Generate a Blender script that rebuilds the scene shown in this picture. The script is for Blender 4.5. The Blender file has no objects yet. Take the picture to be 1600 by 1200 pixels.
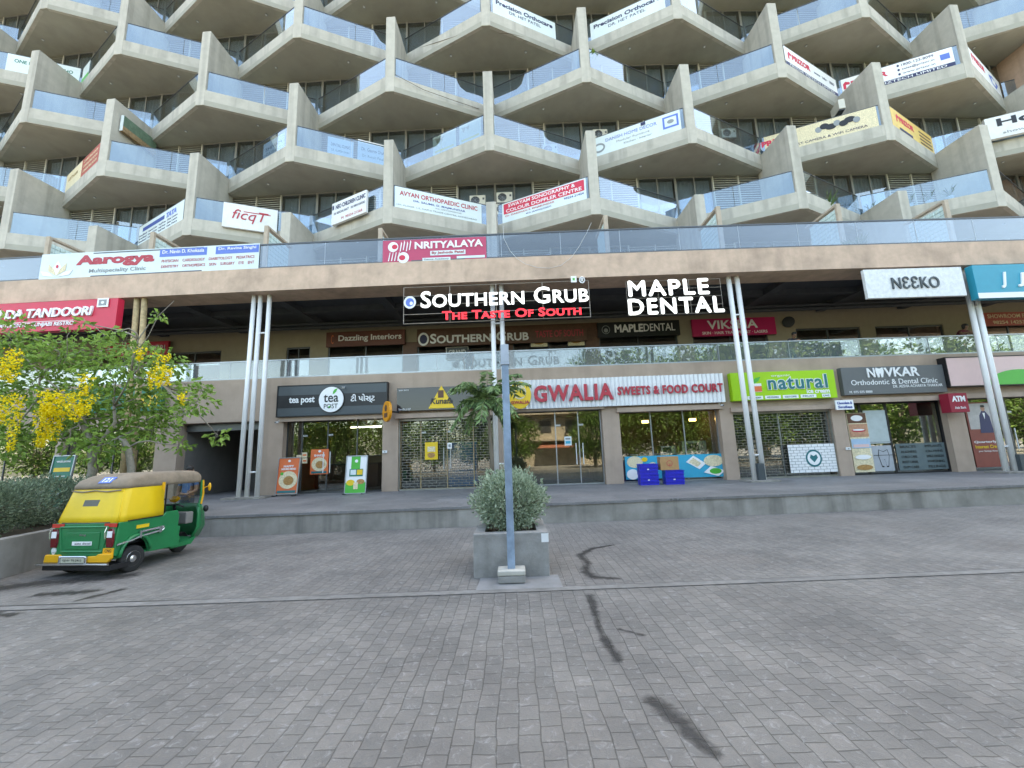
import bpy, math, random
from math import sin, cos, tan, atan2, radians, pi, sqrt
from mathutils import Matrix, Vector
random.seed(7)
S = bpy.context.scene
COL = S.collection

# ------------------------------------------------------------------ camera, sky, sun
EYE = Vector((0, 0, 1.75)); FPX = 650.0
_p, _r = radians(9.41), radians(-1.974)
FW = Vector((0, cos(_p), sin(_p))); _u = Vector((0, -sin(_p), cos(_p))); _x = Vector((1, 0, 0))
RI = _x * cos(_r) + _u * sin(_r); UP = -_x * sin(_r) + _u * cos(_r)
cam = bpy.data.cameras.new('camera'); co = bpy.data.objects.new('camera', cam); COL.objects.link(co)
m3 = Matrix((RI, UP, -FW)).transposed()
co.matrix_world = Matrix.Translation(EYE) @ m3.to_4x4()
cam.sensor_width = 36; cam.lens = FPX / 1600 * 36; cam.clip_end = 2000; cam.clip_start = .05
S.camera = co
W = bpy.data.worlds.new('World'); S.world = W; W.use_nodes = True
SUN_EL, SUN_AZ = radians(62), radians(20)      # behind the building
nt = W.node_tree; sky = nt.nodes.new('ShaderNodeTexSky'); sky.sky_type = 'NISHITA'; sky.sun_disc = False
sky.sun_elevation = SUN_EL; sky.sun_rotation = SUN_AZ; sky.air_density = 1.0; sky.dust_density = 2.2
nt.links.new(sky.outputs[0], nt.nodes['Background'].inputs[0]); nt.nodes['Background'].inputs[1].default_value = .15
sl = bpy.data.lights.new('sun', 'SUN'); sl.energy = 4.5; sl.angle = radians(.5); sl.color = (1, .94, .85)
so = bpy.data.objects.new('sun', sl); COL.objects.link(so)
sd = Vector((sin(SUN_AZ) * cos(SUN_EL), cos(SUN_AZ) * cos(SUN_EL), sin(SUN_EL)))
so.rotation_euler = sd.to_track_quat('Z', 'Y').to_euler(); so.location = (0, 60, 80)
S.view_settings.view_transform = 'Standard'; S.view_settings.look = 'None'
S.view_settings.exposure = 2.75; S.view_settings.gamma = 1
S.view_settings.use_white_balance = True; S.view_settings.white_balance_temperature = 8100; S.view_settings.white_balance_tint = 5
S.render.engine = 'CYCLES'
S.cycles.max_bounces = 7; S.cycles.diffuse_bounces = 3; S.cycles.glossy_bounces = 3; S.cycles.transmission_bounces = 4
S.cycles.transparent_max_bounces = 12; S.cycles.caustics_reflective = False; S.cycles.caustics_refractive = False
S.cycles.use_denoising = True; S.cycles.sample_clamp_indirect = 6

# ------------------------------------------------------------------ measuring helpers
H = 1.75
def ray(x, y): return FW + RI * ((x - 800) / FPX) - UP * ((y - 600) / FPX)
def pg(x, y, z=0):
    d = ray(x, y); t = (z - H) / d.z; return EYE + d * t
def pd(x, y, D):
    d = ray(x, y); return EYE + d * (D / d.y)
def arc(D, a, k, u): return ((sin(a + k * u) - sin(a)) / k, D - (cos(a + k * u) - cos(a)) / k, a + k * u)
DW = 15.85; PA, PK = -.0126, .00163
DF = 14.4; DC = 14.85; DU = 19.7                 # fascia front, columns, first floor shop wall
ZP, Z1, Z1R, ZFB, ZFT, ZFR = .49, 4.97, 5.67, 7.98, 8.88, 9.81
def pod(u, D):
    x, y, h = arc(DW, PA, PK, u); o = DW - D
    return x + sin(h) * o, y - cos(h) * o, h
def ppod(x, y, D):
    d = ray(x, y); u = d.x / d.y * D
    for _ in range(15):
        a = pod(u, D); g = a[0] * d.y - a[1] * d.x
        b = pod(u + .01, D); u -= g / ((b[0] * d.y - b[1] * d.x - g) / .01)
    a = pod(u, D); t = a[1] / d.y
    return u, H + d.z * t
def podM(u, D, z):
    x, y, h = pod(u, D); return Matrix.Translation((x, y, z)) @ Matrix.Rotation(h, 4, 'Z')
DB = 18.4; BA, BK = -.0132, .00273; BM, BPH, BZ, BFH = 10.06, -.716, 12.88, 3.654
REC = 2.25; BFIN = 4.54
def bal(r, i, off=0, z=0):
    x, y, h = arc(DB, BA, BK, BPH + BM * i)
    return Matrix.Translation((x - sin(h) * off, y + cos(h) * off, BZ + BFH * (r - 1) + z)) @ Matrix.Rotation(h, 4, 'Z')

# ------------------------------------------------------------------ materials
MATS = {}
def mat(name, c, rough=.6, metal=0, var=.12, scale=4, bump=0, bscale=60, streak=0, dirt=0, emit=0, spec=.5, sheen=0):
    if name in MATS: return MATS[name]
    m = bpy.data.materials.new(name); m.use_nodes = True; MATS[name] = m
    n = m.node_tree.nodes; l = m.node_tree.links; b = n['Principled BSDF']
    b.inputs['Roughness'].default_value = rough; b.inputs['Metallic'].default_value = metal
    b.inputs['Specular IOR Level'].default_value = spec
    col = (c[0], c[1], c[2], 1)
    b.inputs['Base Color'].default_value = col
    g = n.new('ShaderNodeNewGeometry')
    last = None
    if var:
        t = n.new('ShaderNodeTexNoise'); t.inputs['Scale'].default_value = scale; t.inputs['Detail'].default_value = 6
        t.inputs['Roughness'].default_value = .65
        l.new(g.outputs['Position'], t.inputs['Vector'])
        r = n.new('ShaderNodeValToRGB'); e = r.color_ramp.elements
        e[0].position = .3; e[1].position = .72
        e[0].color = (c[0] * (1 - var), c[1] * (1 - var), c[2] * (1 - var * 1.1), 1)
        e[1].color = (min(1, c[0] * (1 + var)), min(1, c[1] * (1 + var)), min(1, c[2] * (1 + var)), 1)
        l.new(t.outputs['Fac'], r.inputs['Fac']); last = r.outputs['Color']
    def mul(last, vec_scale, lo, hi, dark, det=5):
        mp = n.new('ShaderNodeMapping'); mp.inputs['Scale'].default_value = vec_scale
        l.new(g.outputs['Position'], mp.inputs['Vector'])
        t = n.new('ShaderNodeTexNoise'); t.inputs['Scale'].default_value = 1; t.inputs['Detail'].default_value = det
        l.new(mp.outputs[0], t.inputs['Vector'])
        r = n.new('ShaderNodeMapRange'); r.inputs[1].default_value = lo; r.inputs[2].default_value = hi
        r.inputs[3].default_value = dark; r.inputs[4].default_value = 1
        l.new(t.outputs['Fac'], r.inputs[0])
        mx = n.new('ShaderNodeMix'); mx.data_type = 'RGBA'; mx.blend_type = 'MULTIPLY'; mx.inputs[0].default_value = 1
        l.new(last, mx.inputs[6]); l.new(r.outputs[0], mx.inputs[7]); return mx.outputs[2]
    if streak and last: last = mul(last, (2.2, 2.2, .12), .36, .5, 1 - streak)
    if dirt and last: last = mul(last, (.9, .9, .9), .35, .52, 1 - dirt, 8)
    if last: l.new(last, b.inputs['Base Color'])
    if bump:
        t = n.new('ShaderNodeTexNoise'); t.inputs['Scale'].default_value = bscale; t.inputs['Detail'].default_value = 4
        l.new(g.outputs['Position'], t.inputs['Vector'])
        bp = n.new('ShaderNodeBump'); bp.inputs['Strength'].default_value = bump; bp.inputs['Distance'].default_value = .01
        l.new(t.outputs['Fac'], bp.inputs['Height']); l.new(bp.outputs[0], b.inputs['Normal'])
    if emit:
        b.inputs['Emission Color'].default_value = col; b.inputs['Emission Strength'].default_value = emit
    return m
def glass(name, tint, refl, base=.04, rough=.0, film=0):
    if name in MATS: return MATS[name]
    m = bpy.data.materials.new(name); m.use_nodes = True; MATS[name] = m
    n = m.node_tree.nodes; l = m.node_tree.links; n.remove(n['Principled BSDF'])
    tr = n.new('ShaderNodeBsdfTransparent'); tr.inputs[0].default_value = (*tint, 1)
    gl = n.new('ShaderNodeBsdfGlossy'); gl.inputs['Roughness'].default_value = rough; gl.inputs[0].default_value = (.96, .95, .91, 1)
    lw = n.new('ShaderNodeLayerWeight'); lw.inputs[0].default_value = .35
    mr = n.new('ShaderNodeMapRange'); mr.inputs[3].default_value = base; mr.inputs[4].default_value = refl
    l.new(lw.outputs['Facing'], mr.inputs[0])
    mx = n.new('ShaderNodeMixShader'); l.new(mr.outputs[0], mx.inputs[0]); l.new(tr.outputs[0], mx.inputs[1]); l.new(gl.outputs[0], mx.inputs[2])
    out = mx.outputs[0]
    if film:
        df = n.new('ShaderNodeBsdfDiffuse'); df.inputs[0].default_value = (.62, .68, .72, 1)
        m2 = n.new('ShaderNodeMixShader'); m2.inputs[0].default_value = film
        l.new(out, m2.inputs[1]); l.new(df.outputs[0], m2.inputs[2]); out = m2.outputs[0]
    l.new(out, n['Material Output'].inputs[0]); return m
def leafmat(name, c1, c2, trans=.3, rough=.55):
    if name in MATS: return MATS[name]
    m = bpy.data.materials.new(name); m.use_nodes = True; MATS[name] = m
    n = m.node_tree.nodes; l = m.node_tree.links; b = n['Principled BSDF']
    g = n.new('ShaderNodeNewGeometry'); r = n.new('ShaderNodeValToRGB')
    r.color_ramp.elements[0].color = (*c1, 1); r.color_ramp.elements[1].color = (*c2, 1)
    l.new(g.outputs['Random Per Island'], r.inputs[0]); l.new(r.outputs[0], b.inputs['Base Color'])
    b.inputs['Roughness'].default_value = rough; b.inputs['Specular IOR Level'].default_value = .3
    tl = n.new('ShaderNodeBsdfTranslucent'); l.new(r.outputs[0], tl.inputs[0])
    mx = n.new('ShaderNodeMixShader'); mx.inputs[0].default_value = trans
    l.new(b.outputs[0], mx.inputs[1]); l.new(tl.outputs[0], mx.inputs[2]); l.new(mx.outputs[0], n['Material Output'].inputs[0])
    return m
def paving(name, w, h, c, rot=90, mortar=.007, warm=0):
    m = bpy.data.materials.new(name); m.use_nodes = True; MATS[name] = m
    n = m.node_tree.nodes; l = m.node_tree.links; b = n['Principled BSDF']
    g = n.new('ShaderNodeNewGeometry')
    wob = n.new('ShaderNodeTexNoise'); wob.inputs['Scale'].default_value = 2.2; wob.inputs['Detail'].default_value = 3
    l.new(g.outputs['Position'], wob.inputs['Vector'])
    ad = n.new('ShaderNodeVectorMath'); ad.operation = 'MULTIPLY_ADD'; ad.inputs[1].default_value = (.06, .06, 0)
    l.new(wob.outputs['Color'], ad.inputs[0]); l.new(g.outputs['Position'], ad.inputs[2])
    mp = n.new('ShaderNodeMapping'); mp.inputs['Rotation'].default_value = (0, 0, radians(rot))
    l.new(ad.outputs[0], mp.inputs['Vector'])
    br = n.new('ShaderNodeTexBrick'); br.inputs['Scale'].default_value = 1; br.inputs['Brick Width'].default_value = w
    br.inputs['Row Height'].default_value = h; br.inputs['Mortar Size'].default_value = mortar; br.inputs['Mortar Smooth'].default_value = .6
    br.inputs['Color1'].default_value = (c[0] * .86, c[1] * .87, c[2] * .88, 1); br.inputs['Color2'].default_value = (c[0] * 1.08, c[1] * 1.07, c[2] * 1.07, 1)
    br.inputs['Mortar'].default_value = (c[0] * .62, c[1] * .61, c[2] * .58, 1); br.inputs['Bias'].default_value = 0
    l.new(mp.outputs[0], br.inputs['Vector'])
    # big dusty patches and small chips
    t = n.new('ShaderNodeTexNoise'); t.inputs['Scale'].default_value = .8; t.inputs['Detail'].default_value = 7; t.inputs['Roughness'].default_value = .7
    l.new(g.outputs['Position'], t.inputs['Vector'])
    r = n.new('ShaderNodeValToRGB'); r.color_ramp.elements[0].position = .32; r.color_ramp.elements[1].position = .7
    r.color_ramp.elements[0].color = (.68, .67, .67, 1); r.color_ramp.elements[1].color = (1.22, 1.20, 1.16, 1)
    l.new(t.outputs['Fac'], r.inputs[0])
    mx = n.new('ShaderNodeMix'); mx.data_type = 'RGBA'; mx.blend_type = 'MULTIPLY'; mx.inputs[0].default_value = 1
    l.new(br.outputs['Color'], mx.inputs[6]); l.new(r.outputs[0], mx.inputs[7])
    ch = n.new('ShaderNodeTexNoise'); ch.inputs['Scale'].default_value = 13; ch.inputs['Detail'].default_value = 8; ch.inputs['Roughness'].default_value = .75
    ch.inputs['Distortion'].default_value = .8
    l.new(g.outputs['Position'], ch.inputs['Vector'])
    cr = n.new('ShaderNodeMapRange'); cr.inputs[1].default_value = .55; cr.inputs[2].default_value = .66; cr.inputs[4].default_value = .4
    l.new(ch.outputs['Fac'], cr.inputs[0])
    m2 = n.new('ShaderNodeMix'); m2.data_type = 'RGBA'; m2.inputs[7].default_value = (.40, .40, .40, 1)
    l.new(cr.outputs[0], m2.inputs[0]); l.new(mx.outputs[2], m2.inputs[6])
    # red-brown dust, a trace
    t3 = n.new('ShaderNodeTexNoise'); t3.inputs['Scale'].default_value = .45; t3.inputs['Detail'].default_value = 9
    l.new(ad.outputs[0], t3.inputs['Vector'])
    c3 = n.new('ShaderNodeMapRange'); c3.inputs[1].default_value = .56; c3.inputs[2].default_value = .75; c3.inputs[4].default_value = .25 + warm
    l.new(t3.outputs['Fac'], c3.inputs[0])
    m3_ = n.new('ShaderNodeMix'); m3_.data_type = 'RGBA'; m3_.inputs[7].default_value = (.21, .175, .15, 1)
    l.new(c3.outputs[0], m3_.inputs[0]); l.new(m2.outputs[2], m3_.inputs[6])
    l.new(m3_.outputs[2], b.inputs['Base Color'])
    rr = n.new('ShaderNodeMapRange'); rr.inputs[3].default_value = .42; rr.inputs[4].default_value = .75; l.new(t.outputs['Fac'], rr.inputs[0])
    l.new(rr.outputs[0], b.inputs['Roughness'])
    ma = n.new('ShaderNodeMath'); ma.operation = 'MULTIPLY_ADD'; ma.inputs[1].default_value = -1.0
    l.new(br.outputs['Fac'], ma.inputs[0]); l.new(ch.outputs['Fac'], ma.inputs[2])
    bp = n.new('ShaderNodeBump'); bp.inputs['Strength'].default_value = .8; bp.inputs['Distance'].default_value = .016
    l.new(ma.outputs[0], bp.inputs['Height']); l.new(bp.outputs[0], b.inputs['Normal'])
    return m

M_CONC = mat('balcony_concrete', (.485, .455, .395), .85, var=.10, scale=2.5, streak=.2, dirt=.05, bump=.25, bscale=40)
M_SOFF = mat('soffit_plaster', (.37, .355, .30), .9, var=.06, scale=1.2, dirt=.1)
M_FASC = mat('fascia_concrete', (.60, .425, .32), .85, var=.13, scale=3, streak=.10, dirt=.20, bump=.2)
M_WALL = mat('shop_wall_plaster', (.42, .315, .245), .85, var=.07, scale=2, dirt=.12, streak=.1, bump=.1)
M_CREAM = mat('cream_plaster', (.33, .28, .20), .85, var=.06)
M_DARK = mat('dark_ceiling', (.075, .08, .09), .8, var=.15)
M_BLACK = mat('black_metal', (.02, .02, .022), .4, .3, var=.1)
M_ALU = mat('grey_aluminium', (.34, .36, .38), .38, .7, var=.08)
M_ALUD = mat('dark_aluminium', (.10, .105, .11), .4, .5, var=.08)
M_WHITE = mat('white_paint', (.74, .75, .75), .45, var=.05, scale=6, dirt=.1)
M_COL = mat('column_white_paint', (.78, .77, .76), .42, var=.05, scale=2, streak=.16)
M_TAN = mat('peeling_tan_paint', (.44, .32, .17), .8, var=.35, scale=7, streak=.3)
M_STEP = mat('kerb_stone', (.29, .268, .24), .8, var=.25, scale=1.6, streak=.35, dirt=.25, bump=.35, bscale=30)
M_PLINTH = mat('planter_stone', (.27, .262, .25), .8, var=.22, scale=5, streak=.25, dirt=.25, bump=.4, bscale=35)
M_GLB = glass('balcony_glass', (.72, .84, .93), .6, .085)
M_GLT = glass('terrace_glass', (.62, .70, .80), .5, .04, film=.05)
M_GLR = glass('railing_glass', (.82, .86, .89), .45, .05, film=.10)
M_GLS = glass('shop_glass', (.80, .84, .82), .6, .085)
M_GLW = glass('window_glass', (.72, .77, .80), .5, .07)
M_GLK = mat('glass_block', (.60, .74, .72), .12, var=.12, scale=9, spec=.8)
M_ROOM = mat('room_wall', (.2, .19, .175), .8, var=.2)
M_LOUV = mat('grey_louvre', (.60, .58, .52), .6, var=.1)
M_CURT = mat('blue_curtain', (.52, .57, .62), .8, var=.12, scale=2)
M_LETW = mat('white_letter', (.82, .82, .82), .4, var=0)
M_LITW = mat('lit_white_letter', (.95, .97, 1.0), .4, var=0, emit=.22)
M_LITR = mat('lit_red_letter', (.95, .015, .03), .4, var=0, emit=.22)
M_RED = mat('sign_red', (.62, .02, .06), .45, var=.05)
M_MAROON = mat('sign_maroon', (.30, .012, .035), .45, var=.05)
M_PINK = mat('sign_magenta', (.50, .008, .10), .45, var=.05)
M_REDL = mat('red_letter', (.45, .03, .05), .5, var=.05)
M_BLUE = mat('blue_letter', (.03, .07, .30), .5, var=.03)
M_NAVY = mat('navy_letter', (.02, .025, .09), .5, var=.03)
M_GREYL = mat('grey_letter', (.25, .27, .28), .5, var=.03)
M_SLATE = mat('sign_slate', (.055, .068, .075), .45, var=.06)
M_BAN = mat('banner_vinyl', (.66, .74, .75), .4, var=.04, scale=2, dirt=.06)
M_GREEN = mat('shop_green', (.0, .16, .10), .45, var=.06)
M_YEL = mat('yellow_plastic', (.80, .52, .02), .45, var=.04)

# ------------------------------------------------------------------ mesh helpers
class MB:
    def __init__(s): s.v = []; s.f = []; s.m = []; s.T = None
    def add(s, vs, fs, m=0):
        o = len(s.v)
        s.v += [tuple(s.T @ Vector(p)) if s.T is not None else tuple(p) for p in vs]
        for f in fs: s.f.append(tuple(o + i for i in f)); s.m.append(m)
        return s
    def box(s, x0, x1, y0, y1, z0, z1, m=0):
        v = [(x, y, z) for z in (z0, z1) for y in (y0, y1) for x in (x0, x1)]
        return s.add(v, [(0, 2, 3, 1), (4, 5, 7, 6), (0, 1, 5, 4), (2, 6, 7, 3), (0, 4, 6, 2), (1, 3, 7, 5)], m)
    def prism(s, poly, a, b, axis='z', m=0):
        n = len(poly); P = []
        for c in (a, b):
            for p in poly:
                P.append({'z': (p[0], p[1], c), 'y': (p[0], c, p[1]), 'x': (c, p[0], p[1])}[axis])
        fs = [tuple(range(n))[::-1], tuple(range(n, 2 * n))] + [(i, (i + 1) % n, n + (i + 1) % n, n + i) for i in range(n)]
        return s.add(P, fs, m)
    def cyl(s, p0, p1, r0, r1=None, n=10, m=0, cap=True):
        r1 = r0 if r1 is None else r1
        p0, p1 = Vector(p0), Vector(p1); d = (p1 - p0).normalized()
        a = d.orthogonal().normalized(); b = d.cross(a)
        P = [tuple(p + (a * cos(2 * pi * i / n) + b * sin(2 * pi * i / n)) * r) for p, r in ((p0, r0), (p1, r1)) for i in range(n)]
        fs = [(i, (i + 1) % n, n + (i + 1) % n, n + i) for i in range(n)]
        if cap: fs += [tuple(range(n))[::-1], tuple(range(n, 2 * n))]
        return s.add(P, fs, m)
    def tube(s, pts, r, n=6, m=0, r1=None):
        pts = [Vector(p) for p in pts]; k = len(pts); P = []; prev = None
        for i, p in enumerate(pts):
            d = (pts[min(i + 1, k - 1)] - pts[max(i - 1, 0)]).normalized()
            a = d.orthogonal().normalized() if prev is None else (prev - d * prev.dot(d)).normalized()
            prev = a; b = d.cross(a); rr = r if r1 is None else r + (r1 - r) * i / (k - 1)
            P += [tuple(p + (a * cos(2 * pi * j / n) + b * sin(2 * pi * j / n)) * rr) for j in range(n)]
        fs = [(i * n + j, i * n + (j + 1) % n, (i + 1) * n + (j + 1) % n, (i + 1) * n + j) for i in range(k - 1) for j in range(n)]
        fs += [tuple(range(n))[::-1], tuple(range((k - 1) * n, k * n))]
        return s.add(P, fs, m)
    def ell(s, c, r, n=12, k=8, m=0, jit=0):
        P = [(c[0], c[1], c[2] - r[2])]
        for i in range(1, k):
            t = -pi / 2 + pi * i / k
            for j in range(n):
                q = 1 + random.uniform(-jit, jit)
                P.append((c[0] + r[0] * cos(t) * cos(2 * pi * j / n) * q, c[1] + r[1] * cos(t) * sin(2 * pi * j / n) * q, c[2] + r[2] * sin(t) * q))
        P.append((c[0], c[1], c[2] + r[2])); L = len(P) - 1
        fs = [(0, 1 + (j + 1) % n, 1 + j) for j in range(n)]
        for i in range(k - 2):
            for j in range(n): fs.append((1 + i * n + j, 1 + i * n + (j + 1) % n, 1 + (i + 1) * n + (j + 1) % n, 1 + (i + 1) * n + j))
        fs += [(L, L - n + j, L - n + (j + 1) % n) for j in range(n)]
        return s.add(P, fs, m)
    def loft(s, rings, m=0, closed=True, cap=True):
        n = len(rings[0]); P = [p for r in rings for p in r]; fs = []
        for i in range(len(rings) - 1):
            for j in range(n if closed else n - 1):
                fs.append((i * n + j, i * n + (j + 1) % n, (i + 1) * n + (j + 1) % n, (i + 1) * n + j))
        if closed and cap: fs += [tuple(range(n))[::-1], tuple(range((len(rings) - 1) * n, len(rings) * n))]
        return s.add(P, fs, m)
    def disc(s, cx, cz, r, y0, y1, n=32, m=0, sx=1):
        return s.prism([(cx + r * sx * cos(2 * pi * i / n), cz + r * sin(2 * pi * i / n)) for i in range(n)], y0, y1, 'y', m)
    def build(s, name, mats, parent=None, M=None, smooth=False, bevel=0, solid=0):
        me = bpy.data.meshes.new(name); me.from_pydata(s.v, [], s.f)
        if not isinstance(mats, (list, tuple)): mats = [mats]
        for q in mats: me.materials.append(q)
        if len(mats) > 1: me.polygons.foreach_set('material_index', s.m)
        if smooth: me.polygons.foreach_set('use_smooth', [True] * len(me.polygons))
        import bmesh
        bm = bmesh.new(); bm.from_mesh(me); bmesh.ops.recalc_face_normals(bm, faces=bm.faces); bm.to_mesh(me); bm.free()
        o = link(name, me, parent, M)
        if solid:
            q = o.modifiers.new('solid', 'SOLIDIFY'); q.thickness = solid; q.offset = 0
        if bevel:
            q = o.modifiers.new('bevel', 'BEVEL'); q.width = bevel; q.segments = 2; q.limit_method = 'ANGLE'
        return o
WM = {}
def link(name, data, parent=None, M=None):
    o = bpy.data.objects.new(name, data); COL.objects.link(o)
    M = M or Matrix.Identity(4)
    if parent is not None:
        o.parent = parent; o.matrix_local = M                     # M is in the parent's frame
    else: o.matrix_local = M
    return o
def tag(o, label, cat, group=None):
    o['label'] = label; o['category'] = cat
    if group: o['group'] = group
    return o
def thing(name, label, cat, M=None, group=None):
    o = link(name, None, None, M); o.empty_display_size = .2
    return tag(o, label, cat, group)
def structure(o): o['kind'] = 'structure'; return o
def copy_tree(o, parent=None, M=None):
    c = o.copy(); COL.objects.link(c)
    if parent is not None: c.parent = parent
    if M is not None: c.matrix_local = M
    for ch in list(o.children): copy_tree(ch, c)
    return c
def Tr(x, y, z): return Matrix.Translation((x, y, z))
def Rz(a): return Matrix.Rotation(a, 4, 'Z')
def text_mesh(body, bold=0, shear=0, caps=0, spacing=1, ext=.02):
    cu = bpy.data.curves.new('t', 'FONT'); cu.body = body; cu.size = 1; cu.offset = bold; cu.shear = shear
    cu.extrude = ext; cu.space_character = spacing; cu.align_x = 'CENTER'; cu.resolution_u = 3; cu.space_line = .92
    if caps:
        cu.small_caps_scale = caps
        for i, ch in enumerate(body): cu.body_format[i].use_small_caps = True
    o = bpy.data.objects.new('t', cu); COL.objects.link(o)
    bpy.context.view_layer.update()
    me = bpy.data.meshes.new_from_object(o.evaluated_get(bpy.context.evaluated_depsgraph_get()))
    bpy.data.objects.remove(o); bpy.data.curves.remove(cu)
    return me
def lettering(parent, body, cx, cz, w, h, material, y=0, ext=.02, bold=.012, shear=0, caps=0, spacing=1, name='lettering', label=None, M=None, side=None, fat=0):
    """flat raised letters facing local -y, fitted to w x h around (cx, cz)"""
    me = text_mesh(body, bold, shear, caps, spacing, .5)
    xs = [v.co.x for v in me.vertices]; ys = [v.co.y for v in me.vertices]
    if not xs: return None
    x0, x1, y0, y1 = min(xs), max(xs), min(ys), max(ys); sx = w / (x1 - x0); sy = h / (y1 - y0)
    for v in me.vertices:
        p = v.co; v.co = (cx + (p.x - (x0 + x1) / 2) * sx, y - ext * (p.z + .5), cz + (p.y - (y0 + y1) / 2) * sy)
    if fat:                                         # heavier strokes: the same letters set again a little to each side, each a hair behind
        vs = [v.co[:] for v in me.vertices]; fs = [tuple(p.vertices) for p in me.polygons]; n = len(vs); VV = []; FF = []
        for k, (dx, dz) in enumerate(((0, 0), (-fat, 0), (fat, 0), (0, fat), (0, -fat))):
            VV += [(x + dx * h, yv + .0015 * k, z + dz * h) for x, yv, z in vs]; FF += [tuple(a + n * k for a in f) for f in fs]
        me = bpy.data.meshes.new(name); me.from_pydata(VV, [], FF)
    me.update(); me.materials.append(material)
    parts = [me]
    if ' ' in body or chr(183) in body:
        nv = len(me.vertices); root = list(range(nv))
        def find(a):
            while root[a] != a: root[a] = root[root[a]]; a = root[a]
            return a
        for e in me.edges: root[find(e.vertices[0])] = find(e.vertices[1])
        isl = {}
        for v in me.vertices:
            q = isl.setdefault(find(v.index), [v.co.x, v.co.x, v.co.z, v.co.z]); q[0] = min(q[0], v.co.x); q[1] = max(q[1], v.co.x); q[2] = min(q[2], v.co.z); q[3] = max(q[3], v.co.z)
        run = []; which = {}
        for k, q in sorted(isl.items(), key=lambda kv: kv[1][0]):
            sz = max(q[1] - q[0], q[3] - q[2])
            if run and q[0] - run[-1][0] <= max(.018, .42 * max(sz, run[-1][1])): run[-1][0] = max(run[-1][0], q[1]); run[-1][1] = sz
            else: run.append([q[1], sz])
            which[k] = len(run) - 1
        if len(run) > 1:
            parts = []
            for w_ in range(len(run)):
                ids = [v.index for v in me.vertices if which[find(v.index)] == w_]; mp = {a: b_ for b_, a in enumerate(ids)}
                m2 = bpy.data.meshes.new(name); m2.from_pydata([me.vertices[a].co[:] for a in ids], [], [tuple(mp[a] for a in p.vertices) for p in me.polygons if p.vertices[0] in mp])
                m2.update(); m2.materials.append(material); parts.append(m2)
    for q in parts:
        if side:
            q.materials.append(side)
            for p in q.polygons:
                if p.normal.y > -.7: p.material_index = 1
        o = link(name, q, parent, M)
    if label: o['label'] = label
    return o

# ------------------------------------------------------------------ setting: ground, apron, platform
M_PAVE = paving('stone_sett_paving', .152, .14, (.176, .169, .159), mortar=.0042)
M_APR = paving('parking_sett_paving', .15, .13, (.188, .180, .170), warm=.1, mortar=.004)
M_PLAT = paving('platform_granite', .9, .6, (.185, .182, .182), rot=0, mortar=.004)
g = MB(); g.add([(-150, -150, 0), (150, -150, 0), (150, 150, 0), (-150, 150, 0)], [(0, 1, 2, 3)])
structure(g.build('ground', M_PAVE))
KA, KK, DK = .031, .00071, 10.67
def kerb(u, back=0):
    x, y, h = arc(DK, KA, KK, u); return x - sin(h) * back, y + cos(h) * back
us = [-34 + 2 * i for i in range(36)]
drain = [pg(x, y) for x, y in ((0, 950), (250, 939), (500, 930), (740, 930), (1000, 917), (1300, 904), (1600, 891))]
d0, d1 = drain[0], drain[-1]
def dy(x): return 5.74 + .012 * x + .0022 * (x - 1) ** 2 * .4
def strip(f0, f1, x0, x1, n, z, name, m):
    b = MB(); P = []
    for i in range(n + 1):
        x = x0 + (x1 - x0) * i / n; P += [(x, f0(x), z), (x, f1(x), z)]
    b.add(P, [(2 * i, 2 * i + 2, 2 * i + 3, 2 * i + 1) for i in range(n)]); return structure(b.build(name, m))
def kline(x):
    u = x
    for _ in range(8): u += (x - kerb(u)[0])
    return kerb(u)[1]
strip(lambda x: dy(x) + .02, lambda x: kline(x) + .3, -30, 34, 32, .004, 'parking_pavement', M_APR)
M_DRN = mat('drain_kerb_stone', (.19, .183, .173), .8, var=.25, scale=6, dirt=.3, bump=.3)
strip(lambda x: dy(x) - .10, lambda x: dy(x) + .05, -30, 34, 32, .009, 'kerb_strip', M_DRN)
M_GAP = mat('open_drain_slot', (.03, .028, .025), .9, var=.2)
strip(lambda x: dy(x) + .052, lambda x: dy(x) + .052 + (.035 if x < -4.4 else .009), -30, 34, 64, .0085, 'road_drain', M_GAP)
b = MB(); P = []
for u in us:
    k = kerb(u); q = kerb(u, 14); P += [(k[0], k[1], 0), (k[0], k[1], ZP - .06), (q[0], q[1], ZP - .06), (q[0], q[1], 0)]
b.add(P, [(4 * i + j, 4 * i + 4 + j, 4 * i + 4 + (j + 1) % 4, 4 * i + (j + 1) % 4) for i in range(len(us) - 1) for j in range(4)])
structure(b.build('pavement_edge', M_STEP))
b = MB(); P = []
for u in us:
    k = kerb(u, -.03); q = kerb(u, 14.0); P += [(k[0], k[1], ZP - .058), (k[0], k[1], ZP), (q[0], q[1], ZP), (q[0], q[1], ZP - .058)]
b.add(P, [(4 * i + j, 4 * i + 4 + j, 4 * i + 4 + (j + 1) % 4, 4 * i + (j + 1) % 4) for i in range(len(us) - 1) for j in range(4)])
structure(b.build('pavement', M_PLAT))
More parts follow.
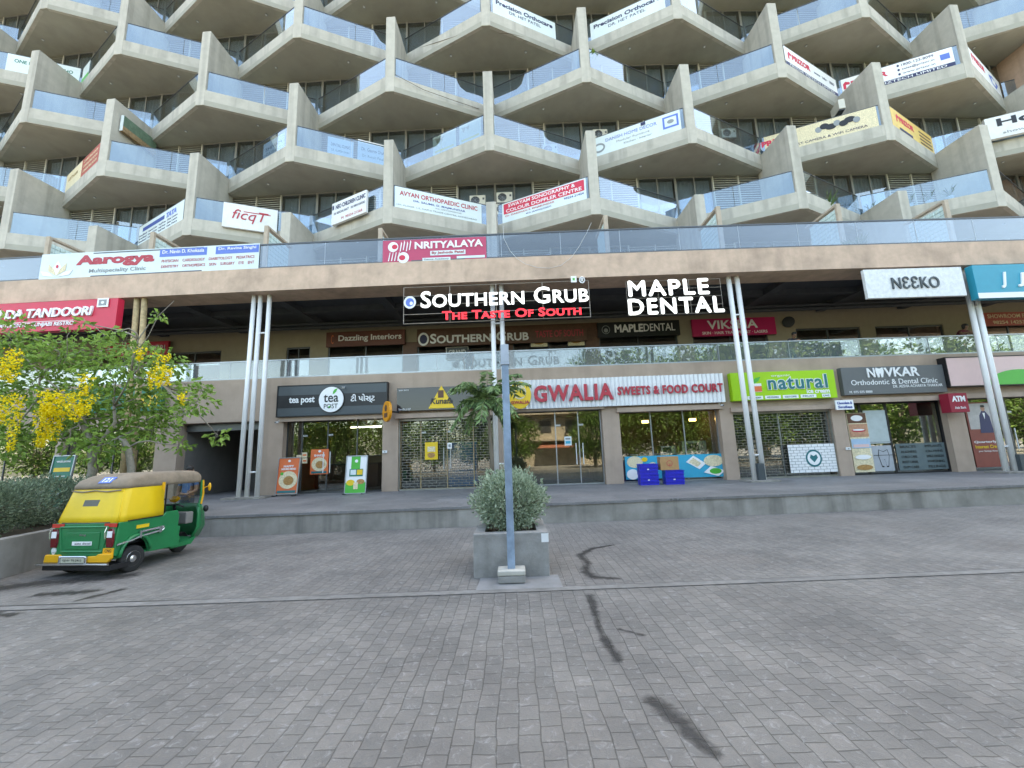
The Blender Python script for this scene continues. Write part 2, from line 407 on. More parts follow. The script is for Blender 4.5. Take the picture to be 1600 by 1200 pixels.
# wet stains on the setts
M_WET = mat('wet_stone', (.030, .029, .028), .42, var=.5, scale=7, bump=.3, spec=.25)
M_OIL = mat('damp_stone', (.045, .043, .042), .7, var=.5, scale=12, bump=.3, spec=.2)
def stain(lines, z, m, cell=.03, name='puddle'):
    """soft damp mark: a small grid whose wetness falls off away from a few strokes (pixel x, y, radius in metres)"""
    segs = []
    for ln in lines:
        pts = [(pg(x, y), r * .85) for x, y, r in ln]
        segs += list(zip(pts, pts[1:])) if len(pts) > 1 else [(pts[0], pts[0])]
    x0 = min(p.x - r for s_ in segs for p, r in s_); x1 = max(p.x + r for s_ in segs for p, r in s_); y0 = min(p.y - r for s_ in segs for p, r in s_); y1 = max(p.y + r for s_ in segs for p, r in s_)
    nx, ny = max(3, int((x1 - x0) / cell)), max(3, int((y1 - y0) / cell)); V = []; A = []
    for a in range(nx + 1):
        for c in range(ny + 1):
            q = Vector((x0 + (x1 - x0) * a / nx, y0 + (y1 - y0) * c / ny, 0)); w = 0
            for (p, r), (e, r2) in segs:
                d = e - p; t = max(0, min(1, (q - p).dot(d) / max(d.length_squared, 1e-6))); rr = r + (r2 - r) * t; w = max(w, 1 - (q - p - d * t).length / rr)
            V.append((q.x, q.y, z)); A.append(max(0, w))
    F = [(a * (ny + 1) + c, (a + 1) * (ny + 1) + c, (a + 1) * (ny + 1) + c + 1, a * (ny + 1) + c + 1) for a in range(nx) for c in range(ny)]
    F = [f for f in F if any(A[k] > 0 for k in f)]
    me = bpy.data.meshes.new(name); me.from_pydata(V, [], F); me.materials.append(m)
    at = me.attributes.new('wetness', 'FLOAT', 'POINT'); at.data.foreach_set('value', A)
    return structure(link(name, me))
def soft(m):
    n = m.node_tree.nodes; l = m.node_tree.links; b = n['Principled BSDF']
    a = n.new('ShaderNodeAttribute'); a.attribute_name = 'wetness'
    g = n.new('ShaderNodeNewGeometry'); t = n.new('ShaderNodeTexNoise'); t.inputs['Scale'].default_value = 7; t.inputs['Detail'].default_value = 10; t.inputs['Roughness'].default_value = .68
    l.new(g.outputs['Position'], t.inputs['Vector'])
    q = n.new('ShaderNodeMath'); q.operation = 'MULTIPLY_ADD'; q.inputs[1].default_value = 1.7; l.new(t.outputs['Fac'], q.inputs[0]); l.new(a.outputs['Fac'], q.inputs[2])
    r = n.new('ShaderNodeMapRange'); r.inputs[1].default_value = 1.12; r.inputs[2].default_value = 1.7; r.inputs[4].default_value = .62; l.new(q.outputs[0], r.inputs[0])
    l.new(r.outputs[0], b.inputs['Alpha'])
soft(M_WET); soft(M_OIL)
stain([((-40, 925, .55), (60, 912, .5), (150, 905, .5), (200, 900, .4)), ((60, 930, .22), (140, 925, .25))], .0065, M_WET, .04)
stain([((125, 938, .13), (190, 922, .16))], .0068, M_WET)
stain([((-30, 962, .22), (20, 961, .16))], .004, M_WET)
stain([((958, 852, .07), (925, 858, .14), (906, 868, .15), (918, 880, .14), (916, 895, .16), (930, 903, .2), (968, 905, .08))], .0072, M_OIL)
stain([((922, 932, .13), (930, 958, .10), (936, 982, .06), (945, 1000, .10), (960, 1022, .10), (968, 1034, .09)), ((968, 984, .05), (1006, 993, .06))], .004, M_OIL, .02)
stain([((1020, 1096, .15), (1050, 1118, .14), (1080, 1148, .13), (1118, 1180, .10))], .004, M_OIL, .02)

# ------------------------------------------------------------------ the building
B0 = Vector((0, DW, ZP)); BI = Matrix.Translation(-B0)
BLD = thing('office_building', 'long curved concrete office block with zigzag glass balconies above a row of shops', 'building', Matrix.Translation(B0))
def bpart(mb, name, mats, parent=BLD, **k): return mb.build(name, mats, parent, BI if parent is BLD else None, **k)
def sweep(mb, u0, u1, prof, n=20, m=0):
    P = []; k = len(prof)
    for i in range(n + 1):
        u = u0 + (u1 - u0) * i / n
        for D, z in prof:
            x, y, h = pod(u, D); P.append((x, y, z))
    fs = [(i * k + j, (i + 1) * k + j, (i + 1) * k + (j + 1) % k, i * k + (j + 1) % k) for i in range(n) for j in range(k)]
    fs += [tuple(range(k)), tuple(range(n * k, n * k + k))]
    mb.add(P, fs, m); return mb
UL, UR = -31, 32
def ubox(mb, u0, u1, D0, D1, z0, z1, m=0, n=1): return sweep(mb, u0, u1, [(D0, z0), (D1, z0), (D1, z1), (D0, z1)], n, m)
# terrace slab with its pinkish concrete fascia
b = MB(); sweep(b, UL, UR, [(DF, ZFB), (DF, ZFT), (DF + .35, ZFT), (DF + .35, ZFT - .12), (24, ZFT - .12), (24, ZFB + .45), (DF + 1.1, ZFB + .45), (DF + 1.1, ZFB), ], 24)
bpart(b, 'terrace_fascia', M_FASC)
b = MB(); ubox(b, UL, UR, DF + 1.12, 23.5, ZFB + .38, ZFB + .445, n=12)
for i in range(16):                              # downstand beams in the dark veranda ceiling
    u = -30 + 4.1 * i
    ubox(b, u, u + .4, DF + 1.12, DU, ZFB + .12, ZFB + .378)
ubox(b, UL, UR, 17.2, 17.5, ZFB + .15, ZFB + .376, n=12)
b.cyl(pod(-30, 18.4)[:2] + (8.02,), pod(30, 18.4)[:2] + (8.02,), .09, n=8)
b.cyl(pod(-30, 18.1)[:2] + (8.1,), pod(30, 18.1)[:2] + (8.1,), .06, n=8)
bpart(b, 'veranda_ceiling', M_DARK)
# first floor slab, front upstand over the shops
OPEN = []   # (u0, u1, z_head)
for x0, x1, yh, ym in ((275, 408, 660, 720), (440, 597, 655, 715), (622, 772, 650, 705), (797, 944, 640, 700), (971, 1130, 640, 695), (1150, 1306, 640, 690), (1326, 1486, 626, 680), (1512, 1690, 618, 670)):
    OPEN.append((ppod(x0, ym, DW)[0], ppod(x1, ym, DW)[0], ppod((x0 + x1) / 2, yh, DW)[1]))
OPEN.insert(0, (ppod(95, 690, DW)[0], ppod(243, 690, DW)[0], 3.15)); OPEN.insert(0, (ppod(-90, 690, DW)[0], ppod(88, 690, DW)[0], 3.15))
ZH = 3.35
b = MB(); ubox(b, UL, UR, DW, DW + .35, ZH, Z1, n=24)
ubox(b, UL, UR, DW + .35, 24, Z1 - .75, Z1 - .45, n=24)
prev = UL
for u0, u1, zh in OPEN:
    ubox(b, prev, u0, DW, DW + .4, ZP, ZH - .002)
    ubox(b, u0, u1, DW, DW + .34, zh, ZH - .004); prev = u1
ubox(b, prev, UR, DW, DW + .4, ZP, ZH - .002)
bpart(b, 'ground_floor_wall', M_WALL)
b = MB()
for u0, u1, zh in OPEN[3:]: ubox(b, u0 - .1, u1 + .1, DW - .12, DW - .002, zh - .04, zh + .13)
bpart(b, 'lintel', M_WALL)
# rooms behind the shop glass
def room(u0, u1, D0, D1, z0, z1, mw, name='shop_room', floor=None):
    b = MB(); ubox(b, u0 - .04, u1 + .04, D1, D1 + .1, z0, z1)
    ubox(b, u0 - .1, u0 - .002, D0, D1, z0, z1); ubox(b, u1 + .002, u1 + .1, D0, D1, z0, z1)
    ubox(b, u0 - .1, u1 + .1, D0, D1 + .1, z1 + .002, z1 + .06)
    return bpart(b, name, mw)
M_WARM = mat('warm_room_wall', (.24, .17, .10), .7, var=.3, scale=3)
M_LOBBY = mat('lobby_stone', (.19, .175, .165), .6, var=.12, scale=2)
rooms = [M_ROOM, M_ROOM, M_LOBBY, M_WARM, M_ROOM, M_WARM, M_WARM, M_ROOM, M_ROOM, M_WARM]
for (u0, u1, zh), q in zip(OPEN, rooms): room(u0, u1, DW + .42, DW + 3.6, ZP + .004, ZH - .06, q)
# first floor shops: wall, rooms
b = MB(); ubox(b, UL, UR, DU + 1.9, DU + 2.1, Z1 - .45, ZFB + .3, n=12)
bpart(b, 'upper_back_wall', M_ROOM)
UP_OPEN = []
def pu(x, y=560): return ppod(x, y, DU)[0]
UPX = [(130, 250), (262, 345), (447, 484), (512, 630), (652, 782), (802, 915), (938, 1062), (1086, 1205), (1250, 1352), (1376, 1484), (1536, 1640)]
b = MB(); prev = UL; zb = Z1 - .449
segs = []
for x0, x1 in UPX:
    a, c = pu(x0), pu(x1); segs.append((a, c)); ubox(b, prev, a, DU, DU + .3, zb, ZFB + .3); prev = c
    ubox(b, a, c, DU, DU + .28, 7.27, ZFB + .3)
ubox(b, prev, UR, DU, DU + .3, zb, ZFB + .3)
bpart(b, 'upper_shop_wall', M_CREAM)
M_BRN = mat('brown_cladding', (.11, .045, .022), .5, var=.25, scale=5)
b = MB()
for x0, x1 in ((630, 652), (782, 802), (915, 938)): ubox(b, pu(x0), pu(x1), DU - .05, DU - .003, zb, 7.27)
ubox(b, pu(652), pu(938), DU - .06, DU - .004, 7.275, 7.9)
bpart(b, 'brown_cladding', M_BRN)
for i, (a, c) in enumerate(segs):
    f = MB(); t = .05
    ubox(f, a, c, DU + .05, DU + .12, 7.19, 7.265); ubox(f, a, a + .06, DU + .05, DU + .12, zb, 7.19); ubox(f, c - .06, c, DU + .05, DU + .12, zb, 7.19)
    mid = (a + c) / 2; ubox(f, mid - .025, mid + .025, DU + .05, DU + .12, zb, 7.19)
    fo = bpart(f, 'upper_shopfront', M_ALUD)
    q = MB(); ubox(q, a + .061, mid - .026, DU + .08, DU + .09, zb, 7.188); ubox(q, mid + .026, c - .061, DU + .08, DU + .09, zb, 7.188)
    q.build('glass_pane', M_GLS, fo)
# veranda and terrace glass railings
def railing(D, z0, z1, step, name, mg, hand=.05, phase=0):
    fr = MB(); sweep(fr, UL, UR, [(D + .01, z1), (D + .08, z1), (D + .08, z1 + hand), (D + .01, z1 + hand)], 24)
    sweep(fr, UL, UR, [(D + .01, z0), (D + .09, z0), (D + .09, z0 + .05), (D + .01, z0 + .05)], 24)
    fo = bpart(fr, name, M_ALUD if name == 'terrace_railing' else M_ALU)
    u = UL + phase; ps = MB()
    while u < UR:
        v = min(u + step - .016, UR)
        q = MB(); ubox(q, u, v, D + .03, D + .042, z0 + .05, z1)
        q.build('glass_pane', mg, fo)
        ubox(ps, v, v + .016, D + .028, D + .05, z0 + .05, z1); u += step
    ps.build('joint', M_ALU, fo)
    return fo
railing(DF, ZFT, ZFR, 2.2, 'terrace_railing', M_GLT)
railing(DW, Z1, Z1R, 2.75, 'veranda_railing', M_GLR, .045, .6)
# columns
def col_part(p0, p1, r, m): 
    b = MB(); b.cyl(p0, p1, r, n=16); return bpart(b, 'column', m, smooth=False)
def column_cluster(tops, bots, zt, m, r=.088, pad=True, D=None):
    pts = []
    for (xt, yt), (xb, yb) in zip(tops, bots):
        DD = D or 14.82; px_ = pod(ppod(xb, yb, DD)[0], DD); p = Vector((px_[0], px_[1], ZP))
        d = ray(xt, yt); t = (zt - H) / d.z; q = EYE + d * t
        q = pd(xt, yt, p.y * .995 + .05) ; q.z = zt
        q = Vector((p.x + (q.x - p.x), p.y, zt))
        pts.append((p, q)); o = col_part(p, q, r, m)
        for pl in o.data.polygons: pl.use_smooth = len(pl.vertices) == 4
    if pad:
        b = MB(); c = sum((p for p, q in pts), Vector()) / len(pts)
        w = max(abs(p.x - c.x) for p, q in pts) + .35
        b.box(c.x - w, c.x + w, c.y - .38, c.y + .38, ZP + .002, ZP + .06); bpart(b, 'column_pad', M_STEP)
    if len(pts) > 1:
        a, c = pts[-2], pts[-1]
        for f in (.12, .8): b = MB(); b.cyl(a[0].lerp(a[1], f), c[0].lerp(c[1], f), .03); bpart(b, 'column_tie', m)
    return pts
column_cluster([(397, 458), (407, 459), (421, 461)], [(372, 782), (385, 783), (401, 780)], ZFB + .02, M_COL, .08)
column_cluster([(769, 445), (783, 445)], [(777, 766), (792, 765)], ZFB + .02, M_COL, .085)
column_cluster([(1138, 430), (1151, 429)], [(1180, 752), (1194, 751)], ZFB + .02, M_COL)
column_cluster([(1505, 418), (1515, 417)], [(1572, 735), (1586, 734)], ZFB + .02, M_COL)
column_cluster([(213, 471), (225, 470)], [(187, 800), (202, 800)], ZFB + .02, M_TAN, .095, False, 14.6)
for x, y in ((1187, 750), (1592, 733)):
    b = MB(); px_ = pod(ppod(x, y, 14.8)[0], 14.8); p = Vector(px_); b.box(p.x - .11, p.x + .11, p.y - .2, p.y - .06, ZP + .06, ZP + .62); bpart(b, 'meter_box', M_SLATE)
# balconies: one of each, then copies
HX = BM / 2; FWD = .24
def edge(mb, sgn, y_off0, y_off1, z0, z1, s0=0.0, s1=1.0, m=0):
    """box along the slanted edge; s from apex (0) to valley (1)"""
    x0, x1 = FWD, HX - .02; y0, y1 = 0, REC
    L = sqrt((x1 - x0) ** 2 + (y1 - y0) ** 2); dx, dyy = (x1 - x0) / L, (y1 - y0) / L; nx, ny = -dyy, dx
    P = []
    for z in (z0, z1):
        for o in (y_off0, y_off1):
            for s in (s0, s1):
                P.append((sgn * (x0 + dx * L * s + nx * o), y0 + dyy * L * s + ny * o, z))
    return mb.add(P, [(0, 2, 3, 1), (4, 5, 7, 6), (0, 1, 5, 4), (2, 6, 7, 3), (0, 4, 6, 2), (1, 3, 7, 5)], m)
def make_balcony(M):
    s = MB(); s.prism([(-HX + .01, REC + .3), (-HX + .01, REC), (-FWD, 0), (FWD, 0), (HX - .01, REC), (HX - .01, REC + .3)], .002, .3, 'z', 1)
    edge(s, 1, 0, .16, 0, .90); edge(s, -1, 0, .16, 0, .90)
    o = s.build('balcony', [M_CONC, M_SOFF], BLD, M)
    f = MB(); f.prism([(-.02, .004), (-.02, BFIN), (REC + .25, BFIN), (REC + .25, .302), (.17, .302), (.17, .004)], -FWD, FWD, 'x'); f.build('fin_wall', M_CONC, o, bevel=.02)
    for sg in (1, -1):
        for s0, s1 in ((.012, .5), (.504, .985)):
            q = MB(); edge(q, sg, .05, .062, .90, 2.06, s0, s1); q.build('glass_pane', M_GLB, o)
        h = MB(); edge(h, sg, .035, .08, 2.06, 2.085, .01, .985); h.build('handrail', M_ALUD, o)
        d = MB(); d.cyl((sg * 2.1, 1.55, -.03), (sg * 2.1, 1.55, .01), .075, n=12); d.ell((sg * 2.1, 1.55, -.03), (.05, .05, .03), 8, 4, 1)
        d.build('downlight', [M_ALU, M_WHITE], o)
    return o
first = None
for r in range(1, 7):
    for j in range(-4, 5):
        i = j + (.5 if r % 2 else 0)
        if abs(i) > 3.6: continue
        M = BI @ bal(r, i)
        if first is None: first = make_balcony(M)
        else: copy_tree(first, BLD, M)
# terrace fins (ground of the tower) as parts
tf = None
for i in (-3, -2, -1, 0, 1, 2, 3):
    M = BI @ bal(0, i)
    if tf is None:
        f = MB(); f.prism([(-.02, .2), (-.02, BFIN), (REC + .25, BFIN), (REC + .25, -.2)], -FWD, FWD, 'x')
        tf = f.build('terrace_fin', M_CONC, BLD, M, bevel=.02)
    else: copy_tree(tf, BLD, M)
# window walls behind the balconies: frames with two panes, louvre panels between
win = lou = None
for r in range(0, 7):
    for j in range(-7, 8):
        i = j / 2 + .25
        M = BI @ bal(r, i, REC + .32, .3 if r else 0)
        hh = BFH - .3
        fl = 1 if (j + r) % 2 else -1
        if win is None:
            f = MB()
            for a, c in ((-2.4, -2.33), (-1.36, -1.3), (-.37, -.3)): f.box(a, c, 0, .08, 0, hh)
            for z in (0, hh - .06): f.box(-2.4, -.3, .005, .075, z, z + .06)
            win = f.build('window_frame', mat('grey_window_frame', (.22, .22, .21), .5, var=.08), BLD, M)
            for a, c in ((-2.33, -1.36), (-1.3, -.37)):
                q = MB(); q.box(a, c, .04, .05, .06, hh - .06); q.build('window_pane', M_GLW, win)
            q = MB()
            for k in range(19):
                x = -2.3 + .1 * k; q.box(x, x + .1, .22 + .03 * (k % 2), .27 + .03 * (k % 2), .05, hh - .1)
            q.build('curtain', M_CURT, win)
            l_ = MB(); l_.box(-.298, -.24, 0, .1, 0, hh); l_.box(2.56, 2.62, 0, .1, 0, hh); l_.box(1.13, 1.19, 0, .1, 0, hh)
            for k in range(24):
                z = .1 + k * (hh - .1) / 24
                for a, c in ((-.24, 1.13), (1.19, 2.56)): l_.add([(a, .02, z), (c, .02, z), (c, .09, z + .07), (a, .09, z + .07), (a, .02, z + .015), (c, .02, z + .015), (c, .09, z + .085), (a, .09, z + .085)], [(0, 1, 2, 3), (4, 5, 6, 7), (0, 1, 5, 4), (2, 3, 7, 6)])
            lou = l_.build('louvre_panel', M_LOUV, BLD, M)
            for q in (win, lou): q.matrix_local = M @ Matrix.Scale(1, 4)
            base = (win, lou)
            if fl < 0: pass
        else:
            T = M if fl > 0 else M @ Matrix.Rotation(0, 4, 'Z') @ Tr(2.92, 0, 0)
            copy_tree(win, BLD, T)
            copy_tree(lou, BLD, M if fl > 0 else M @ Tr(-2.1, 0, 0))
# solid core of the tower behind the windows, upper storeys and roof
b = MB(); P = []
NU = 16
def tower(mb, off0, off1, z0, z1, u0=-40, u1=37, n=14):
    P = []
    for k in range(n + 1):
        x, y, h = arc(DB, BA, BK, u0 + (u1 - u0) * k / n)
        for o, z in ((off0, z0), (off1, z0), (off1, z1), (off0, z1)): P.append((x - sin(h) * o, y + cos(h) * o, z))
    fs = [(i * 4 + j, i * 4 + 4 + j, i * 4 + 4 + (j + 1) % 4, i * 4 + (j + 1) % 4) for i in range(n) for j in range(4)]
    fs += [(0, 1, 2, 3), (n * 4, n * 4 + 1, n * 4 + 2, n * 4 + 3)]
    mb.add(P, fs)
tower(b, REC + 1.6, 14, ZFT - .1, BZ + BFH * 6)
bpart(b, 'inner_core', M_ROOM)
b = MB()
for r in range(1, 7): tower(b, REC + .302, REC + 1.58, BZ + BFH * (r - 1), BZ + BFH * (r - 1) + .3)
bpart(b, 'floor_slab', M_SOFF)
b = MB(); tower(b, .6, 14, BZ + BFH * 6 + .01, BZ + BFH * 6 + 10)  # plain mass above the view, added and sized to shade the ground
bpart(b, 'unseen_storeys', M_CONC)
# glass block screens dividing the terrace
def block_screen(x, yt, D=16.6, L=1.9):
    u, z = ppod(x, yt, D); M = podM(u, D, ZFT - .11); h = z - ZFT + .11
    f = MB(); f.box(-.09, .09, 0, .12, 0, h); f.box(-.09, .09, .12, L, h - .1, h)
    o = f.build('terrace_screen', mat('screen_render', (.45, .37, .29), .8, var=.15), BLD, BI @ M, bevel=.01)
    q = MB(); n = int((h - .1) / .2)
    for a in range(int((L - .14) / .2)):
        for c in range(n): q.box(-.05, .05, .13 + a * .2, .13 + a * .2 + .185, c * .2, c * .2 + .185)
    q.build('glass_block', M_GLK, o, bevel=.02); return o
for x, y in ((75, 369), (238, 362), (416, 352), (594, 356), (946, 336), (1122, 322), (1309, 318), (1478, 312)): block_screen(x, y)
# brick-red stair tower at the right-hand end
b = MB(); p = pd(1588, 60, 20.0)
b.box(p.x + 1.0, p.x + 6, 19.6, 30, 8.9, 46); bpart(b, 'stair_tower', mat('stair_tower_render', (.56, .38, .28), .85, var=.1, streak=.15))

# ------------------------------------------------------------------ signs
class Sign: pass
def sign(name, label, cat, xl, xr, yt, yb, D, depth=.12, m=None, group=None, frame=None, base=None):
    s = Sign(); yc = (yt + yb) / 2; xc = (xl + xr) / 2
    u0 = ppod(xl, yc, D)[0]; u1 = ppod(xr, yc, D)[0]; z1 = ppod(xc, yt, D)[1]; z0 = ppod(xc, yb, D)[1]
    s.w, s.h = u1 - u0, z1 - z0; s.y = 0
    s.M = podM((u0 + u1) / 2, D, (z0 + z1) / 2); s.o = thing(name, label, cat, s.M, group)
    if m:
        b = MB(); b.box(-s.w / 2, s.w / 2, 0, depth, -s.h / 2, s.h / 2); b.build('panel', m, s.o, bevel=.008 if depth > .05 else 0)
    if frame:
        b = MB(); t = .03
        for q in ((-s.w / 2 - t, s.w / 2 + t, s.h / 2, s.h / 2 + t), (-s.w / 2 - t, s.w / 2 + t, -s.h / 2 - t, -s.h / 2)): b.box(q[0], q[1], -.02, depth + .01, q[2], q[3])
        for x in (-s.w / 2 - t, s.w / 2): b.box(x, x + t, -.02, depth + .01, -s.h / 2 + .001, s.h / 2 - .001)
        b.build('frame', frame, s.o)
    return s
def txt(s, body, fx, fz, fw, fh, m, y=-.003, ext=.006, **k):
    return lettering(s.o, body, fx * s.w, fz * s.h, fw * s.w, fh * s.h, m, y=y, ext=ext, **k)
def prints(s, items, name='print', y=-.004, step=.002, t=.002):
    """flat printed or raised shapes: ('b'|'d'|'p', cx, cz, w, h, mat) in fractions of the sign"""
    bx = [((it[1] - it[3] / 2) * s.w, (it[1] + it[3] / 2) * s.w, (it[2] - it[4] / 2) * s.h, (it[2] + it[4] / 2) * s.h) for it in items]
    g = list(range(len(items)))
    for a in range(len(items)):
        for c in range(a):
            A, B = bx[a], bx[c]; gap = sqrt(max(0, A[0] - B[1], B[0] - A[1]) ** 2 + max(0, A[2] - B[3], B[2] - A[3]) ** 2)
            if g[a] != g[c] and gap <= max(.018, .45 * max(A[1] - A[0], A[3] - A[2], B[1] - B[0], B[3] - B[2])): g = [g[c] if q == g[a] else q for q in g]
    for gid in sorted(set(g)):
        b = MB(); mats = []
        for k, it in enumerate(items):
            if g[k] != gid: continue
            kind, cx, cz, w, h, m = it[:6]
            if m not in mats: mats.append(m)
            i = mats.index(m); yy = y - step * k
            if kind == 'b': b.box((cx - w / 2) * s.w, (cx + w / 2) * s.w, yy - t, yy, (cz - h / 2) * s.h, (cz + h / 2) * s.h, i)
            elif kind == 'd': b.prism([(cx * s.w + w * s.w / 2 * cos(a * pi / 14), cz * s.h + h * s.h / 2 * sin(a * pi / 14)) for a in range(28)], yy - t, yy, 'y', i)
            else: b.prism([(cx * s.w + w * s.w / 2 * p[0], cz * s.h + h * s.h / 2 * p[1]) for p in it[6]], yy - t, yy, 'y', i)
        o = b.build(name, mats, s.o)
    return o
TRI = [(-1, -1), (1, -1), (0, 1)]
LEAF = [(-1, -1), (-.3, -.8), (.5, -.1), (1, 1), (-.2, .6), (-.8, -.1)]
def rod_frame(s, nx, nz, m, r=.012):
    b = MB()
    for i in range(nx): 
        x = -s.w / 2 + s.w * i / (nx - 1); b.cyl((x, .05, -s.h / 2), (x, .05, s.h / 2), r, n=6)
    for k in range(nz):
        z = -s.h / 2 + s.h * k / (nz - 1); b.cyl((-s.w / 2, .05, z), (s.w / 2, .05, z), r, n=6)
    return b.build('support_frame', m, s.o)
M_LEAFG = mat('logo_green', (.06, .42, .05), .45, var=.03)
M_ORNG = mat('poster_orange', (.75, .16, .05), .5, var=.06)
M_FOOD = mat('food_brown', (.42, .22, .07), .6, var=.5, scale=22)
M_FOODL = mat('food_cream', (.72, .62, .42), .6, var=.35, scale=25)
M_CYAN = mat('poster_cyan', (.01, .36, .55), .45, var=.05)
M_TEAL = mat('sign_teal', (.01, .30, .42), .45, var=.04)
M_MARB = mat('white_marble', (.72, .72, .72), .4, var=.16, scale=7)
M_LIME = mat('sign_lime', (.33, .60, .01), .45, var=.03)
M_DTEAL = mat('letter_teal', (.01, .15, .17), .4, var=.03)
M_PALEP = mat('sign_pale_pink', (.72, .50, .48), .5, var=.03)
M_CORR = mat('corrugated_sheet', (.68, .69, .71), .4, .15, var=.06)
M_LBLUE = mat('print_blue', (.10, .18, .55), .5, var=.04)
M_RODS = mat('rusty_rod', (.35, .30, .26), .6, .3, var=.3)

s = sign('restaurant_sign', 'red box sign with tandoori restro lettering above the tree', 'sign', -60, 182, 472, 518, DF - .2, .25, M_RED)
txt(s, 'IJI DA TANDOORI', .033, .06, .64, .40, M_LETW, ext=.06, bold=.03, shear=.12)
txt(s, 'AUTHENTIC PUNJABI RESTRO', .0, -.29, .48, .17, M_LETW, ext=.03, caps=.8, shear=.12)
prints(s, [('b', .02, -.17, .56, .015, M_LETW)], 'rule')
prints(s, [('b', .41, .36, .07, .3, M_LETW), ('b', .41, .36, .05, .2, M_GREYL), ('d', .41, .36, .02, .09, M_LETW)], 'emblem', y=-.02, t=.02)
s = sign('restaurant_sign', 'open frame sign with glowing white SOUTHERN GRUB letters over red ones', 'sign', 630, 922, 443, 500, DF + .02, .1)
rod_frame(s, 5, 5, M_RODS)
txt(s, 'SOUTHERN GRUB'.title(), .045, .12, .90, .46, M_LITW, ext=.04, bold=.018, caps=.78, name='lit_letters', side=M_GREYL, spacing=1.04)
txt(s, 'The Taste Of South', .08, -.34, .74, .24, M_LITR, ext=.06, bold=.03, caps=.8, name='lit_letters', side=M_GREYL, spacing=1.05)
prints(s, [('d', -.463, .06, .065, .34, M_LETW), ('d', -.463, .06, .045, .235, M_LBLUE), ('d', -.455, .03, .018, .10, M_LETW)], 'emblem', y=-.03, t=.02)
prints(s, [('b', .42, .52, .03, .17, M_LETW), ('b', .42, .52, .012, .07, M_LEAFG)], 'emblem', y=-.03, t=.02)
txt(s, '®', .465, .5, .032, .19, M_LETW, ext=.03)
s = sign('clinic_sign', 'big glowing white MAPLE DENTAL letters on thin rods beside the white columns', 'sign', 980, 1129, 437, 490, DF + .02, .1)
rod_frame(s, 4, 5, M_RODS, .007)
txt(s, 'MAPLE', -.06, .27, .84, .44, M_LITW, ext=.03, bold=0, spacing=1.16, fat=.045, name='lit_letters', side=M_GREYL)
txt(s, 'DENTAL', .0, -.27, .99, .44, M_LITW, ext=.03, bold=0, spacing=1.16, fat=.045, name='lit_letters', side=M_GREYL)
s = sign('boutique_sign', 'white marble box sign with thin dark NEEKO lettering', 'sign', 1352, 1507, 419, 464, DF - .12, .12, M_MARB)
txt(s, 'NƐƐKO', .0, .0, .48, .42, M_SLATE, ext=.04, bold=.004, spacing=1.05)
s = sign('shop_sign', 'teal box sign with white letters beside the white marble sign', 'sign', 1523, 1690, 412, 464, DF - .2, .25, M_TEAL)
prints(s, [('b', 0, -.42, 1, .16, M_LETW)], 'white_band')
txt(s, 'J', -.235, .02, .06, .48, M_LETW, ext=.04, bold=.03, shear=.25)
txt(s, 'Ja', -.03, .02, .16, .42, M_LETW, ext=.04, bold=.03, shear=.15)
# terrace glass signs
s = sign('clinic_banner', 'pale Aarogya clinic banner with a lotus on the terrace glass', 'banner', 65, 405, 389, 428, DF + .015, .012, M_BAN)
txt(s, 'Aarogya', -.155, .13, .36, .5, M_REDL, bold=.05)
txt(s, 'Multispeciality Clinic', -.14, -.28, .26, .2, M_GREYL)
prints(s, [('b', .155, .3, .215, .3, M_LBLUE), ('b', .40, .3, .195, .3, M_LBLUE)], 'blue_panel')
txt(s, 'Dr. Navin D. Khokasia', .155, .34, .19, .14, M_LETW, y=-.009); txt(s, 'Dr. Ravina Singhi', .40, .34, .17, .14, M_LETW, y=-.009)
txt(s, 'PHYSICIAN    CARDIOLOGY    DIABETOLOGY    PEDIATRICS', .27, -.02, .42, .11, M_REDL, bold=0); txt(s, 'DENTISTRY    ORTHOPEDICS    SKIN    SURGERY    EYE    ENT', .27, -.24, .42, .11, M_REDL, bold=0)
prints(s, [('p', -.42, -.08, .05, .62, M_LETW, [(0, -1), (.9, 0), (0, 1), (-.9, 0)]), ('p', -.445, -.14, .05, .5, M_FOODL, [(1, -1), (.4, .1), (-.7, 1), (-.6, -.2)]), ('p', -.395, -.14, .05, .5, M_FOODL, [(-1, -1), (-.4, .1), (.7, 1), (.6, -.2)]), ('p', -.46, -.28, .07, .3, M_LETW, [(1, -1), (.2, .2), (-1, .7), (-.6, -.6)]), ('p', -.38, -.28, .07, .3, M_LETW, [(-1, -1), (-.2, .2), (1, .7), (.6, -.6)]), ('d', -.42, -.02, .012, .14, M_RED)], 'lotus_emblem')
s = sign('dance_school_sign', 'rose red NRITYALAYA panel on the terrace glass', 'sign', 598, 760, 373, 410, DF + .012, .015, mat('sign_rose', (.50, .05, .12), .45, var=.04))
txt(s, 'NRITYALAYA', .14, .24, .66, .3, M_LETW, ext=.015, bold=.03)
prints(s, [('b', .13, -.11, .34, .19, M_BAN), ('b', .02, -.37, .27, .14, M_BAN), ('b', .35, -.33, .27, .1, M_BAN)], 'white_plate')
txt(s, 'By Jashoda Patel', .13, -.11, .31, .13, M_REDL, y=-.012); txt(s, 'Dance Academy', .02, -.37, .24, .08, M_GREYL, y=-.012)
